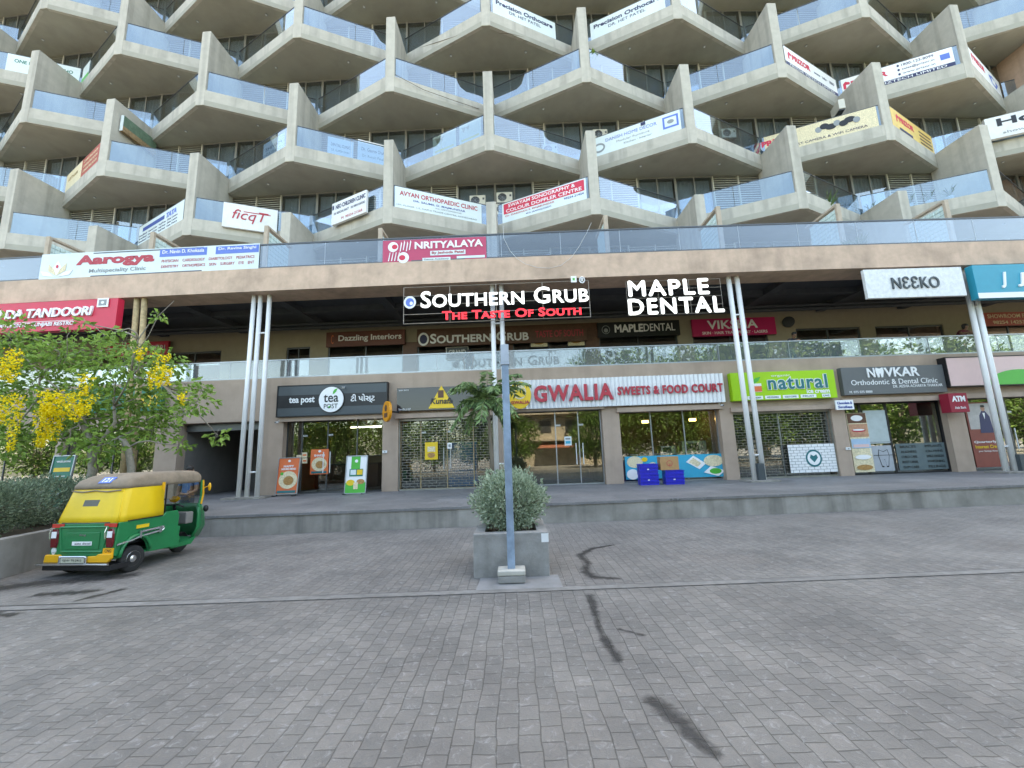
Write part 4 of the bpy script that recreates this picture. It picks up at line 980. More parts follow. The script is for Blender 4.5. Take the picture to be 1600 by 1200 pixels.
txt(s, 'AVYAN ORTHOPAEDIC CLINIC', 0, .22, .9, .22, M_REDL, bold=.02); txt(s, 'DR. SAUMIL D. MAJMUNDAR', 0, -.06, .6, .12, M_BLUE); txt(s, '107, FLOOR 1-2, MAPLE TRADE CENTRE, AHMEDABAD', -.02, -.36, .92, .08, M_GREYL, bold=0); txt(s, 'M.S. (ORTHOPAEDICS)', .1, -.2, .3, .07, M_GREYL, bold=0)
s = banner('clinic_banner', 'red and white SWAYAM SONOGRAPHY balcony banner', 'banner', 1, .5, -1, .03, .90)
prints(s, [('b', 0, .18, .96, .52, M_RED)], 'red_band'); txt(s, 'SWAYAM SONOGRAPHY &', -.02, .31, .8, .17, M_LETW, y=-.008); txt(s, 'COLOUR DOPPLER CENTRE', 0, .06, .9, .17, M_LETW, y=-.008)
txt(s, 'Dr. DARSHAN S. MAJMUNDAR', -.16, -.2, .6, .1, M_REDL); txt(s, 'M.D. (RADIOLOGIST)', -.05, -.36, .3, .08, M_BLUE); txt(s, '99254 21424', .36, -.2, .22, .1, M_BLUE)
s = banner('clinic_sign_box', 'white NEO CHILDREN CLINIC box sign hung outside the glass', 'sign', 1, -.5, -1, .16, .62, .75, 1.95, M_WHITE, .14, .3)
txt(s, 'NEO CHILDREN CLINIC', .05, .26, .86, .2, M_NAVY, bold=.03); txt(s, 'DR. NISHCHAL BHATT    DR. NIRAV KAKKAD', .02, -.02, .9, .11, M_NAVY, bold=0); txt(s, 'M. 99254 21568', .1, -.34, .6, .12, M_REDL, bold=0); prints(s, [('b', -.46, .28, .05, .2, M_NAVY)])
s = banner('brush_sign', 'square white sign with red brush script outside balcony glass', 'sign', 1, -1.5, 1, .24, .70, .62, 1.95, M_WHITE, .12, .2)
txt(s, 'ficqT', 0, .02, .66, .52, M_REDL, bold=-.004, shear=.25, ext=.02); prints(s, [('b', .12, .22, .5, .035, M_REDL)])
s = banner('telecom_banner', 'white banner with blue TATA lettering on the left balcony', 'banner', 1, -1.5, -1, .03, .97)
txt(s, 'TATA', .24, .22, .22, .26, M_LBLUE, bold=.05, shear=.2); prints(s, [('b', -.16, .22, .5, .2, M_BLUE)]); 
for k in range(3): txt(s, 'Broadband · Leased Line · Toll Free · Data Centre', -.05, -.04 - .16 * k, .86, .09, M_NAVY, bold=0)
s = banner('office_banner', 'banner with a red right half and cream left half on the second row', 'banner', 2, -2, -1, .03, .97, m=M_FOODL)
prints(s, [('b', .25, 0, .5, 1, mat('brick_red', (.40, .07, .04), .5))]); 
for k in range(3): txt(s, 'CONSULTING ROOM', .25, .28 - .26 * k, .4, .14, M_FOODL, y=-.008, bold=0)
txt(s, 'ARTHAM', -.28, .1, .3, .18, M_TAN)
s = banner('clinic_banner', 'white and green clinic banner, partly out of frame, on the fourth balcony row', 'banner', 4, -3, 1, .35, .98); txt(s, 'ONE EMPRESS ORTHO', 0, .15, .8, .2, M_GREEN); txt(s, 'ADMIT', .2, -.15, .3, .14, M_NAVY)
s = banner('clinic_banner', 'short white and green banner end beside the left fin of the fourth row', 'banner', 4, -2, -1, .78, .99, m=M_BAN); prints(s, [('b', 0, -.35, 1, .3, M_LEAFG)])
for j, (side, s0, s1, lab) in enumerate(((-1, .08, .42, 'white SHIVAM CLINIC panel behind the left glass'), (1, .28, .52, 'narrow white clinic panel behind the glass right of the fin'), (1, .56, .86, 'wider white doctor name panel behind the glass'))):
    s = banner('clinic_sign', lab + ', second row', 'sign', 2, -1, side, s0, s1, .95, 2.0 if j < 2 else 2.25, M_LETW, .02, -.14)
    txt(s, ('SHIVAM', 'DENTAL CLINIC', 'Dr. Gaurav Shah')[j], 0, .1, .75, .16, M_NAVY, bold=0); txt(s, ('CLINIC', 'DR. RUPESH SHAH', 'Dr. Rutvin Patel')[j], 0, -.2, .7, .12, M_GREYL, bold=0)
for j, (s0, s1, lab) in enumerate(((.05, .3, 'right-hand'), (.34, .62, 'left-hand'))):
    s = banner('clinic_sign', 'cream %s panel with a brown mark behind the middle glass' % lab, 'sign', 2, 0, -1, s0, s1, .98, 2.2, M_FOODL, .02, -.14); prints(s, [('p', -.2, .2, .4, .3, M_TAN, [(-1, 1), (-.5, -1), (0, .3), (.6, -.5), (1, .9), (.2, .6)]), ('b', 0, -.3, .8, .1, M_YEL)])
s = banner('decor_banner', 'white home decor banner with a blue picture frame drawn on it', 'banner', 2, 1, -1, .04, .93); txt(s, 'DANISH HOME DECOR', -.02, .2, .56, .16, M_LBLUE, bold=0); txt(s, 'Modular Furniture', 0, -.05, .36, .1, M_GREYL, bold=0); txt(s, 'Kitchen · Interior', .05, -.25, .3, .1, M_GREYL, bold=0)
prints(s, [('b', .4, .05, .16, .6, M_LBLUE), ('b', .4, .05, .12, .42, M_BAN), ('d', .4, .05, .07, .2, M_GREYL), ('d', -.38, -.1, .14, .5, M_GREYL), ('d', -.38, -.1, .10, .3, M_BAN), ('b', .12, .4, .05, .16, M_NAVY)])
s = banner('clinic_banner', 'Precision Orthocare banner falling to the right of the top centre fin', 'banner', 4, 0, 1, .03, .76); txt(s, 'Precision Orthocare', 0, .2, .9, .24, M_NAVY, bold=.03); txt(s, 'DR. HET PATEL', 0, -.1, .5, .16, M_NAVY, bold=0)
s = banner('clinic_banner', 'Precision Orthocare banner rising to the top fin right of centre', 'banner', 4, 1, -1, .06, .82); txt(s, 'Precision Orthocare', 0, .2, .9, .24, M_NAVY, bold=.03); txt(s, 'DR. HET PATEL', 0, -.1, .5, .16, M_NAVY, bold=0)
def prizor(s, rest, band=True, fx=-.2):
    txt(s, 'PRIZOR', fx, .12, .34, .3, M_RED, bold=.05); prints(s, [('p', fx - .22, .12, .08, .42, M_RED, [(-.6, -1), (-.6, .4), (0, 1), (1, .6), (1, 0), (.1, .1), (0, -1)])], 'emblem')
    if band: prints(s, [('b', 0, -.4, 1, .2, M_NAVY)], 'navy_band'); txt(s, rest, 0, -.4, .86, .12, M_LETW, y=-.008, bold=0)
s = banner('security_banner', 'white and navy security banner sloping down on the third balcony row', 'banner', 3, 1.5, 1, .03, .97, m=M_LETW); prizor(s, 'PRIZOR VIZTECH LIMITED'); txt(s, 'www · info · 1800', .24, .1, .4, .16, M_NAVY, bold=0)
s = banner('security_banner', 'white and navy PRIZOR VIZTECH LIMITED banner rising to the right on the third row', 'banner', 3, 2.5, -1, .05, .97, m=M_LETW); prizor(s, 'PRIZOR VIZTECH LIMITED', fx=-.24)
for k, t_ in enumerate(('1800-123-8099', 'sales@prizor.in', 'www.prizor.in')): txt(s, t_, .2, .34 - .24 * k, .28, .13, M_NAVY, bold=0); 
prints(s, [('d', .03, .34 - .24 * k, .022, .13, M_NAVY) for k in range(3)], 'icon'); prints(s, [('b', .43, .1, .08, .3, M_LBLUE)], 'badge')
s = banner('security_banner', 'white PRIZOR banner with a blue mark, rightmost on the third row', 'banner', 3, 2.5, 1, .03, .97, m=M_LETW); prizor(s, '', False); prints(s, [('p', .25, 0, .3, .6, M_LBLUE, [(-1, .6), (-.2, 1), (1, .2), (.4, -1), (-.5, -.6)]), ('b', .25, 0, .12, .3, M_LETW)])
s = banner('security_banner', 'long cream banner with black camera shapes on the second row', 'banner', 2, 2, -1, .03, .97, m=M_FOODL); prizor(s, '', False, -.36)
prints(s, [('d', .0 + .055 * k, .1 + .1 * (k % 2), .06 + .02 * (k % 3), .3, M_BLACK if k % 3 else M_GREYL) for k in range(7)], 'camera_picture'); txt(s, 'SPORT CAMERA & WIFI CAMERA', .06, -.34, .7, .12, M_NAVY, bold=0)
s = banner('security_banner', 'yellow PRIZOR banner on the second row', 'banner', 2, 2, 1, .03, .97, m=mat('banner_yellow', (.72, .50, .14), .5)); prizor(s, '', False, -.15); prints(s, [('b', .3, .25 - .2 * k, .3, .08, M_BRN) for k in range(4)] + [('b', -.2, -.4, .3, .12, M_NAVY)])
s = banner('shop_box_sign', 'white H box sign at the far right of the second row', 'sign', 2, 3, -1, .05, .62, .9, 2.15, M_WHITE, .2, .4); txt(s, 'Ho', -.1, .2, .5, .36, M_BLACK, bold=.03); txt(s, 'showroom', .0, -.3, .6, .12, M_GREYL, bold=0)
# green and brown weathered lightbox standing off the fin
M = bal(2, -2) @ Tr(.32, .35, BFIN - 1.35)
o = thing('weathered_lightbox', 'weathered green and brown lightbox on the side of a left fin', 'sign', M)
b = MB(); b.box(0, .16, 0, 1.9, 0, .62); b.build('case', mat('box_green', (.12, .19, .13), .6, var=.3), o, bevel=.01); b = MB(); b.box(-.002, .162, -.01, 1.91, -.3, -.001); b.build('lower_case', mat('box_rust', (.33, .22, .12), .8, var=.4, scale=6), o); b = MB(); b.box(-.005, .165, -.03, -.011, -.3, .62); b.build('end_panel', M_BAN, o)

# air conditioner outdoor units
def ac_unit(r, i, x, y, z, rz, label, w=.82, h=.58):
    M = bal(r, i) @ Tr(x, y, z) @ Rz(rz); o = thing('air_conditioner', label, 'air conditioner', M, 'outdoor air conditioner units')
    b = MB(); b.box(-w / 2, w / 2, 0, .3, 0, h); b.build('casing', M_FOODL if False else mat('ac_casing', (.60, .575, .50), .5, var=.06), o, bevel=.015)
    b = MB(); b.disc(-w * .14, h / 2, h * .4, -.006, -.001, 28, 0); b.build('fan_opening', M_BLACK, o)
    b = MB()
    for k in range(1, 6): 
        R = h * .4 * k / 5.4
        pts = [(-w * .14 + R * cos(a * pi / 10), -.012, h / 2 + R * sin(a * pi / 10)) for a in range(21)]; b.tube(pts, .005, 4)
    for k in range(4): a = k * pi / 4; b.cyl((-w * .14 - h * .4 * cos(a), -.018, h / 2 - h * .4 * sin(a)), (-w * .14 + h * .4 * cos(a), -.018, h / 2 + h * .4 * sin(a)), .006, n=4)
    b.build('fan_guard', M_ALU, o)
    b = MB(); b.box(-w / 2 + .05, w / 2 - .05, .02, .28, -.06, -.001); b.box(w * .32, w * .44, -.004, -.0005, h * .55, h * .75); b.build('bracket', M_ALUD, o)
    return o
ac_unit(1, 0, -.85, 2.25, 2.18, 0, 'pale air conditioner above the centre terrace fin, left of the pair', .86, .6)
ac_unit(1, 0, .62, 2.25, 2.3, 0, 'pale air conditioner above the centre terrace fin, right of the pair', .86, .6)
ac_unit(1, 0, .55, 2.15, 1.55, 0, 'pale air conditioner tucked under the right one of the centre pair', .86, .6)
ac_unit(2, 0, 3.2, 1.9, 1.2, 0, 'air conditioner low behind the glass right of the middle fin', .8, .55)
ac_unit(2, 1, -3.9, 2.3, 2.35, 0, 'air conditioner high in a dark window left of the decor banner', .8, .55)
ac_unit(2, 1, 3.3, 2.3, 2.2, 0, 'air conditioner behind glass left of the long cream banner', .8, .55)
ac_unit(3, -1.5, -2.6, 1.6, .95, .4, 'air conditioner behind the left balcony glass of the third row', .8, .6)
ac_unit(2, 2, -1.1, 1.2, BFIN - 1.9, 1.3, 'air conditioner hung beside the fin above the long cream banner', .8, .55)

# ------------------------------------------------------------------ planter, bush, post
planter_c = pg(800, 903)
PX0, PX1 = pg(741, 903).x, pg(860, 903).x; PY = planter_c.y
o = thing('stone_planter', 'square grey stone planter box in the middle of the parking bays', 'planter', Tr((PX0 + PX1) / 2, PY, 0))
w = (PX1 - PX0) / 2; PH = .61; PDp = 1.25
b = MB(); t = .16
b.box(-w, w, 0, t, 0, PH); b.box(-w, w, PDp - t, PDp, 0, PH); b.box(-w, -w + t, t, PDp - t, 0, PH - .001); b.box(w - t, w, t, PDp - t, 0, PH - .001)
b.build('box', M_PLINTH, o, bevel=.012)
b = MB(); b.box(-w + t, w - t, t, PDp - t, .1, PH - .1); b.build('soil', mat('soil', (.10, .075, .05), .95, var=.3, scale=15), o)
b = MB(); b.box(w - .1, w + .004, -.004, .1, PH - .14, PH - .02); b.build('mortar_patch', M_WHITE, o)
b = MB(); b.add([(-w - .02, PY - .52, .0105), (w + .03, PY - .52, .0105), (w + .02, PY + .05, .0105), (-w, PY + .05, .0105)], [(0, 1, 2, 3)])
M_SLAB = mat('base_slab', (.22, .22, .22), .7, var=.15, scale=5, dirt=.15)
structure(b.build('paving_slab', M_SLAB))
def leaf(mb, p, d, L, wd, rnd, m=0, bend=.3):
    d = d.normalized(); s = d.cross(Vector((rnd.uniform(-1, 1), rnd.uniform(-1, 1), rnd.uniform(-1, 1)))).normalized(); n = s.cross(d)
    a = p + d * L * .5 + n * L * bend * .25; e = p + d * L - n * L * bend * .2
    mb.add([p, a + s * wd, e, a - s * wd], [(0, 1, 2), (0, 2, 3)], m)
def rdir(rnd):
    z = rnd.uniform(-1, 1); a = rnd.uniform(0, 2 * pi); r = sqrt(1 - z * z); return Vector((r * cos(a), r * sin(a), z))
M_SAGE = leafmat('sage_leaf', (.20, .265, .175), (.50, .58, .43), .25)
M_HEDGE = leafmat('hedge_leaf', (.085, .12, .075), (.22, .28, .17), .2)
M_STEM = mat('grey_twig', (.16, .13, .095), .85, var=.2)
def bush(name, label, cat, M, R, n, L, wd, m, seed, flat=0, boxy=0):
    rnd = random.Random(seed); o = thing(name, label, cat, M)
    b = MB(); tw = MB()
    for k in range(n):
        d = rdir(rnd)
        if boxy:
            q = max(abs(d.x), abs(d.y), abs(d.z)); d2 = d / q; f = boxy; dd = d * (1 - f) + d2 * f
        else: dd = d
        bump = 1 + .11 * sin(7 * d.x + 2) * sin(6 * d.z + 1) + .05 * sin(13 * d.y + 9 * d.x)
        r = (rnd.random() ** .33) * rnd.uniform(.80, 1.03) * bump
        if r < .5: r = .5 + r * .5
        if d.z < -.55: r *= .9
        p = Vector((dd.x * R[0] * r, dd.y * R[1] * r, dd.z * R[2] * r))
        leaf(b, p, d + rdir(rnd) * .75 + Vector((0, 0, .5)), L * rnd.uniform(.7, 1.3), wd, rnd)
    for k in range(36):
        d = rdir(rnd); d.z = abs(d.z) * .9 - .2
        e = Vector((d.x * R[0], d.y * R[1], d.z * R[2])) * .92
        tw.tube([(d.x * .1, d.y * .1, -R[2] * .98), e * .5 + Vector((0, 0, -R[2] * .25)), e], .011, 5, 0, .004)
    if flat is not None:
        for k in range(60):
            d = rdir(rnd); d.z = abs(d.z)
            e = Vector((d.x * R[0], d.y * R[1], d.z * R[2])); q = e * rnd.uniform(1.0, 1.13) + Vector((0, 0, .02))
            for j in range(6): leaf(b, e.lerp(q, j / 5), d + rdir(rnd) * .7, L * .8, wd * .8, rnd)
    b.build('foliage', m, o); tw.build('stem', M_STEM, o); return o
bush('round_shrub', 'round clipped sage green shrub growing in the square planter', 'shrub', Tr((PX0 + PX1) / 2, PY + .62, PH - .14 + .50), (.60, .56, .54), 10000, .056, .015, M_SAGE, 3)
# blue-grey post on its concrete block
o = thing('metal_post', 'square blue-grey steel post on a concrete block before the planter', 'post', Tr(pg(800, 905).x, PY - .17, 0))
M_POST = mat('post_blue_paint', (.27, .36, .48), .5, .2, var=.22, scale=5, streak=.3, dirt=.35)
b = MB(); b.box(-.052, .052, -.052, .052, .17, 3.08); b.build('shaft', M_POST, o, bevel=.006)
b = MB(); b.box(-.06, .06, -.06, .06, 3.085, 3.36); b.box(-.066, .066, -.066, .066, 3.05, 3.084); b.build('sleeve', mat('post_sleeve', (.36, .40, .46), .5, .2, var=.1), o, bevel=.005)
b = MB(); b.box(-.185, .185, -.15, .12, .015, .11, 0); b.box(-.19, .19, -.155, .125, .111, .18, 1); b.build('base_block', [M_PLINTH, mat('pale_concrete', (.46, .44, .39), .85, var=.15, dirt=.25, scale=6)], o, bevel=.015)
# young palm on the platform behind the post
pc = pd(762, 642, 13.2)
o = thing('palm_tree', 'young feathery palm growing behind the post and shrub', 'palm', Tr(pc.x, pc.y, ZP))
rnd = random.Random(5); b = MB(); hz = pc.z - ZP + .35
b.tube([(.12, 0, 0), (.09, 0, hz * .4), (.04, 0, hz * .75), (0, 0, hz)], .07, 8, 0, .045); b.build('trunk', M_STEM, o, smooth=True)
M_PALM = leafmat('palm_leaf', (.10, .17, .07), (.32, .45, .18), .25, .4)
b = MB(); st = MB()
for k in range(19):
    a = k * 2.4 + rnd.uniform(-.3, .3); el = radians(rnd.uniform(5, 75)) if k < 14 else radians(rnd.uniform(-40, 10)); L = rnd.uniform(1.15, 1.75)
    p = Vector((0, 0, hz)); d = Vector((cos(a) * cos(el), sin(a) * cos(el), sin(el))); pts = [p]
    for j in range(14):
        p = p + d * L / 14; d = (d + Vector((0, 0, -.125))).normalized(); pts.append(p)
    st.tube(pts, .012, 4, 0, .004)
    for j in range(2, 15):
        t = (pts[min(j + 1, 14)] - pts[j - 1]).normalized(); s_ = t.cross(Vector((0, 0, 1))).normalized()
        for q in range(2):
            pj = pts[j - 1].lerp(pts[j], q / 2)
            for sg in (1, -1):
                leaf(b, pj, s_ * sg + t * .75 + Vector((rnd.uniform(-.3, .3), rnd.uniform(-.3, .3), -.5 + rnd.uniform(-.5, .3))), .34 * (1.1 - .6 * abs(j / 14 - .45)), .0075, rnd, bend=.7)
b.build('frond', M_PALM, o); st.build('frond_stalk', mat('palm_stalk', (.22, .26, .09), .5, var=.1), o)

# ------------------------------------------------------------------ hedge planter and cassia tree at the left
o = thing('planter_wall', 'low grey rendered planter wall along the left edge', 'planter', Tr(-8.6, 7, 0))
M_LOW = mat('low_wall_render', (.30, .29, .275), .85, var=.15, scale=2.5, streak=.25, dirt=.2, bump=.2)
def pw_(x): return (x[0] + 8.6, x[1] - 7)
WA, WB = (-8.25, 6.0), (-9.05, 10.45)
b = MB(); b.prism([pw_(q) for q in (WA, WB, (WB[0] - .18, WB[1]), (WA[0] - .18, WA[1]))], 0, .64); b.prism([pw_(q) for q in ((-14, 10.28), (-9.24, 10.28), (-9.22, 10.45), (-14, 10.45))], 0, .638); b.build('wall', M_LOW, o, bevel=.012)
b = MB(); b.prism([pw_(q) for q in ((WA[0] - .18, 6.0), (WB[0] - .18, 10.28), (-14, 10.28), (-14, 6.0))], 0, .56); b.build('soil', MATS['soil'], o)
for k, (x, y, rx, ry, lab) in enumerate(((-9.75, 7.5, 1.05, 1.0, 'grey-green clipped hedge plant at the near end of the planter wall'), (-10.15, 9.1, 1.1, 1.0, 'grey-green clipped hedge plant beside the rickshaw'))):
    bush('hedge_plant', lab, 'hedge', Tr(x, y, .56 + .5), (rx, ry, .52), 13000, .06, .012, M_HEDGE, 20 + k, boxy=.55)['group'] = 'hedge plants in the planter'
# tree
TP = Vector((-9.45, 10.0, .56))
o = thing('flowering_tree', 'small leafy tree with hanging yellow blossom behind the rickshaw', 'tree', Tr(*TP))
rnd = random.Random(11)
clus = [(18, 545, 44), (50, 600, 52), (95, 560, 40), (130, 545, 44), (170, 575, 45), (192, 540, 30), (215, 565, 42), (252, 568, 34), (246, 598, 30), (247, 494, 9), (120, 620, 48), (178, 622, 42), (58, 660, 46), (12, 690, 34), (198, 665, 46), (238, 672, 34), (222, 628, 40), (282, 695, 16), (308, 628, 26), (290, 600, 16), (341, 682, 13), (160, 695, 36), (112, 690, 22), (8, 520, 42), (80, 550, 30), (288, 645, 15), (100, 655, 36), (140, 660, 40), (262, 650, 22), (-30, 600, 60), (-40, 690, 60), (315, 610, 14), (130, 505, 8), (175, 520, 10)]
M_LEAF = leafmat('cassia_leaf', (.11, .20, .035), (.34, .50, .11), .4, .45)
M_BARK = mat('grey_bark', (.27, .235, .19), .9, var=.25, scale=14, bump=.4)
fo = MB(); br = MB(); cen = []
for x, y, r in clus:
    D = 10.1 + rnd.uniform(-.8, .9); c = pd(x, y, D) - TP; R = r * D / FPX * 1.0; cen.append((c, R))
    n = int(R * R * 470) + 10
    for k in range(n):
        d = rdir(rnd); p = c + Vector((d.x, d.y, d.z * .8)) * R * rnd.random() ** .42
        dd = Vector((d.x, d.y, -.35 + .6 * d.z)) + rdir(rnd) * .6
        leaf(fo, p, dd, rnd.uniform(.11, .20), rnd.uniform(.03, .052), rnd, bend=.5)
tr1 = [pd(128, 770, 10.0) - TP, pd(145, 735, 10.0) - TP, pd(143, 700, 10.1) - TP, pd(128, 655, 10.1) - TP, pd(112, 630, 10.0) - TP]
tr2 = [pd(208, 762, 10.1) - TP, pd(205, 730, 10.1) - TP, pd(200, 700, 10.0) - TP, pd(188, 682, 10.0) - TP]
tr1[0].z = 0; tr2[0].z = 0
br.tube(tr1, .10, 8, 0, .05); br.tube(tr2, .085, 8, 0, .06)
br.tube([tr1[1], pd(158, 690, 10) - TP, pd(180, 660, 9.9) - TP, pd(178, 635, 9.9) - TP], .05, 6, 0, .03)
hubs = [tr1[3], tr1[4], tr2[3], tr2[2], pd(180, 660, 9.9) - TP, pd(178, 635, 9.9) - TP]
for k, (c, R) in enumerate(cen):
    h = min(hubs, key=lambda q: (q - c).length); mid = h.lerp(c, .5) + Vector((rnd.uniform(-.12, .12), rnd.uniform(-.1, .1), rnd.uniform(-.05, .2)))
    br.tube([h, h.lerp(mid, .5) + rdir(rnd) * .05, mid, mid.lerp(c, .6) + rdir(rnd) * .05, c], .026, 5, 0, .008)
    if k % 3 == 0: hubs.append(mid)
    for j in range(3): br.tube([c, c + rdir(rnd) * R * .5, c + rdir(rnd) * R], .007, 4, 0, .003)
br.tube([pd(205, 560, 10) - TP, pd(232, 525, 10) - TP, pd(247, 494, 10) - TP, pd(272, 470, 10) - TP], .012, 4, 0, .005)
br.tube([pd(175, 535, 10) - TP, pd(150, 512, 10) - TP, pd(128, 500, 10) - TP], .012, 4, 0, .005)
br.tube([pd(105, 555, 10) - TP, pd(105, 525, 10) - TP, pd(115, 508, 10) - TP], .01, 4, 0, .004)
br.build('trunk', M_BARK, o, smooth=True); fo.build('crown', M_LEAF, o)
M_FLW = leafmat('yellow_blossom', (.85, .62, .01), (.95, .80, .04), .25, .5)
for x, y, w_, h_ in ((20, 572, 16, 30), (22, 660, 12, 50), (84, 650, 26, 46), (66, 668, 16, 34), (88, 632, 30, 20), (130, 632, 22, 20), (133, 600, 14, 18), (218, 553, 8, 12), (250, 578, 14, 30), (262, 588, 8, 18), (236, 592, 7, 18), (284, 623, 7, 10), (4, 640, 12, 26), (120, 645, 18, 16), (3, 575, 10, 20), (70, 645, 8, 16)):
    D = 9.4 + rnd.uniform(-.25, .2); c = pd(x, y, D) - TP; sw, sh = w_ * D / FPX, h_ * D / FPX; q = MB()
    for k in range(int(40 + 2000 * sw * sh)):
        f = rnd.random(); rr = sw * (.35 + .65 * (1 - f)) * rnd.random() ** .5; a = rnd.uniform(0, 2 * pi)
        p = c + Vector((rr * cos(a), rr * sin(a) * .8, sh * (.9 - 1.8 * f)))
        leaf(q, p, rdir(rnd), .055, .022, rnd, bend=.6)
    q.build('blossom', M_FLW, o)

# ------------------------------------------------------------------ auto rickshaw
def rickshaw():
    o = thing('auto_rickshaw', 'green and yellow three-wheeled rickshaw with a brown canvas roof parked by the hedge', 'rickshaw', Tr(-7.07, 7.43, 0) @ Rz(radians(-7.5)) @ Matrix.Diagonal((.93, .82, 1, 1)))
    G = mat('rickshaw_green', (.005, .185, .06), .36, var=.1, scale=4, dirt=.15); Y = mat('rickshaw_yellow', (.78, .52, .012), .5, var=.06, scale=3, dirt=.12, bump=.35, bscale=7)
    B = mat('canvas_brown', (.25, .195, .14), .9, var=.22, scale=5, bump=.6, bscale=9, dirt=.15); K = M_BLACK; C = mat('chrome', (.62, .63, .64), .18, .95, var=.05)
    RB = mat('tyre_rubber', (.022, .022, .022), .85, var=.2); RR = mat('red_reflector', (.55, .03, .02), .3, var=.05); TL = mat('tail_lamp_red', (.13, .005, .008), .15, var=.1)
    OY = mat('bumper_yellow', (.80, .40, .01), .45, var=.05); GR = mat('grey_plastic', (.20, .19, .175), .6, var=.1)
    hw, zt = .66, .845
    # lower body: sides with wheel arch and door step, tail panel
    b = MB()
    arch = [(.27 * cos(radians(a)), .27 + .285 * sin(radians(a))) for a in range(170, 5, -15)]
    side = [(-.40, .33)] + [(-.30, .30)] + arch + [(.30, .27), (.98, .25), (1.02, .40), (.98, .44), (1.0, .60), (.94, .62), (.95, .80), (.90, zt + .06), (.62, zt + .06), (.55, zt), (-.36, zt), (-.39, .6)]
    for x in (-hw, hw - .035): b.prism(side, x, x + .035, 'x')
    b.box(-hw + .036, hw - .036, -.40, -.365, .31, zt)
    b.box(-hw + .036, hw - .036, -.364, .96, .27, .31)
    b.build('body', G, o, bevel=.012)
    b = MB(); prof = [(-.42, .40), (.42, .40), (.50, zt - .06), (-.50, zt - .06)]
    for i in range(4):
        p, q = prof[i], prof[(i + 1) % 4]; b.cyl((p[0], -.402, p[1]), (q[0], -.402, q[1]), .018, n=6)
    b.box(-.34, .34, -.412, -.401, .44, .70); b.build('tail_gate', G, o, bevel=.008)
    b = MB(); b.box(-.20, .20, -.42, -.413, .50, .56); b.build('name_plate', M_LETW, o)
    lettering(o, 'auto diesel', .02, .53, .32, .035, M_BLACK, y=-.421, ext=.002, bold=0)
    lettering(o, 'king', 0, .66, .14, .04, C, y=-.413, ext=.006, bold=.01, shear=.2)
    for x in (-hw + .11, hw - .13): b = MB(); b.box(x - .12, x + .13, -.41, -.401, zt - .065, zt - .005); b.build('reflector', RR, o)
    for x in (-hw + .08, hw - .10):
        b = MB(); b.loft([[(x + sx * .075 * a, -.40 - d, z) for sx, d in ((-1, 0), (-.8, .03), (.8, .03), (1, 0))] for z, a in ((.47, .8), (.55, 1), (.68, .95), (.76, .6))], closed=True); b.build('tail_lamp', TL, o)
        b = MB(); b.box(x - .05, x + .05, -.436, -.4305, .62, .72); b.build('reverse_lamp', M_LETW, o)
        b = MB(); b.tube([(x - .09, -.41, .78), (x - .1, -.43, .7), (x - .085, -.43, .6)], .01, 5); b.build('lamp_trim', C, o)
    b = MB(); b.box(hw - .22, hw - .01, -.412, -.401, .37, .455); b.build('badge', OY, o); lettering(o, 'CNG', hw - .115, .412, .13, .05, M_BRN, y=-.413, ext=.002)
    b = MB(); b.prism([(-hw + .04, .40), (-hw + .14, .40), (-hw + .09, .34)], -.412, -.401, 'y'); b.disc(-hw + .09, .42, .05, -.412, -.401, 16); b.build('sticker', M_BAN, o)
    # bumper
    b = MB(); b.box(-hw - .12, hw + .0, -.52, -.47, .205, .235); b.tube([(-.36, -.47, .33), (.18, -.47, .33)], .018, 6); b.box(-.36, -.32, -.49, -.45, .236, .33); b.box(.17, .21, -.49, -.45, .236, .33); b.build('bumper_bar', C, o, bevel=.006)
    b = MB(); b.prism([(-.70, .24), (-.36, .24), (-.37, .33), (-.40, .36), (-.68, .36)], -.46, -.405, 'y'); b.build('bumper_corner', OY, o, bevel=.01)
    b = MB(); b.prism([(.16, .24), (.60, .24), (.66, .30), (.66, .37), (.40, .37), (.36, .34), (.17, .33)], -.46, -.405, 'y'); b.build('bumper_corner', OY, o, bevel=.01)
    b = MB(); b.box(-.31, .16, -.485, -.47, .242, .315); b.build('number_plate', mat('plate_dirty', (.5, .49, .38), .6, var=.2, scale=20), o); lettering(o, 'GJ 01 TE 2412', -.075, .278, .38, .04, M_BLACK, y=-.486, ext=.002)
    b = MB(); b.box(-hw - .05, hw + .02, -.45, -.1, .12, .2); b.build('chassis', K, o)
    # side details
    for sx in (1, -1):
        b = MB(); b.box(sx * hw - (.012 if sx < 0 else -.0005), sx * hw + (.012 if sx > 0 else -.0005), -.02, .24, .70, .755); b.build('side_sticker', M_YEL, o)
        b = MB(); X = sx * (hw + .03); b.tube([(X, -.38, .50), (X, -.1, .53), (X, .08, .57), (X, .52, .60), (X, .56, .64)], .02, 6); b.tube([(X, .05, .64), (X, .55, .66)], .02, 6); b.box(X - .02, X + .02, .03, .07, .54, .66); b.box(X - .02, X + .02, .44, .5, .57, .67); b.build('guard_rail', C, o)
        b = MB(); pts = [(sx * (hw + .02), .31 * cos(radians(a)), .27 + .32 * sin(radians(a))) for a in range(175, -5, -15)]; b.tube(pts, .03, 6); b.build('mudguard', G, o, smooth=True)
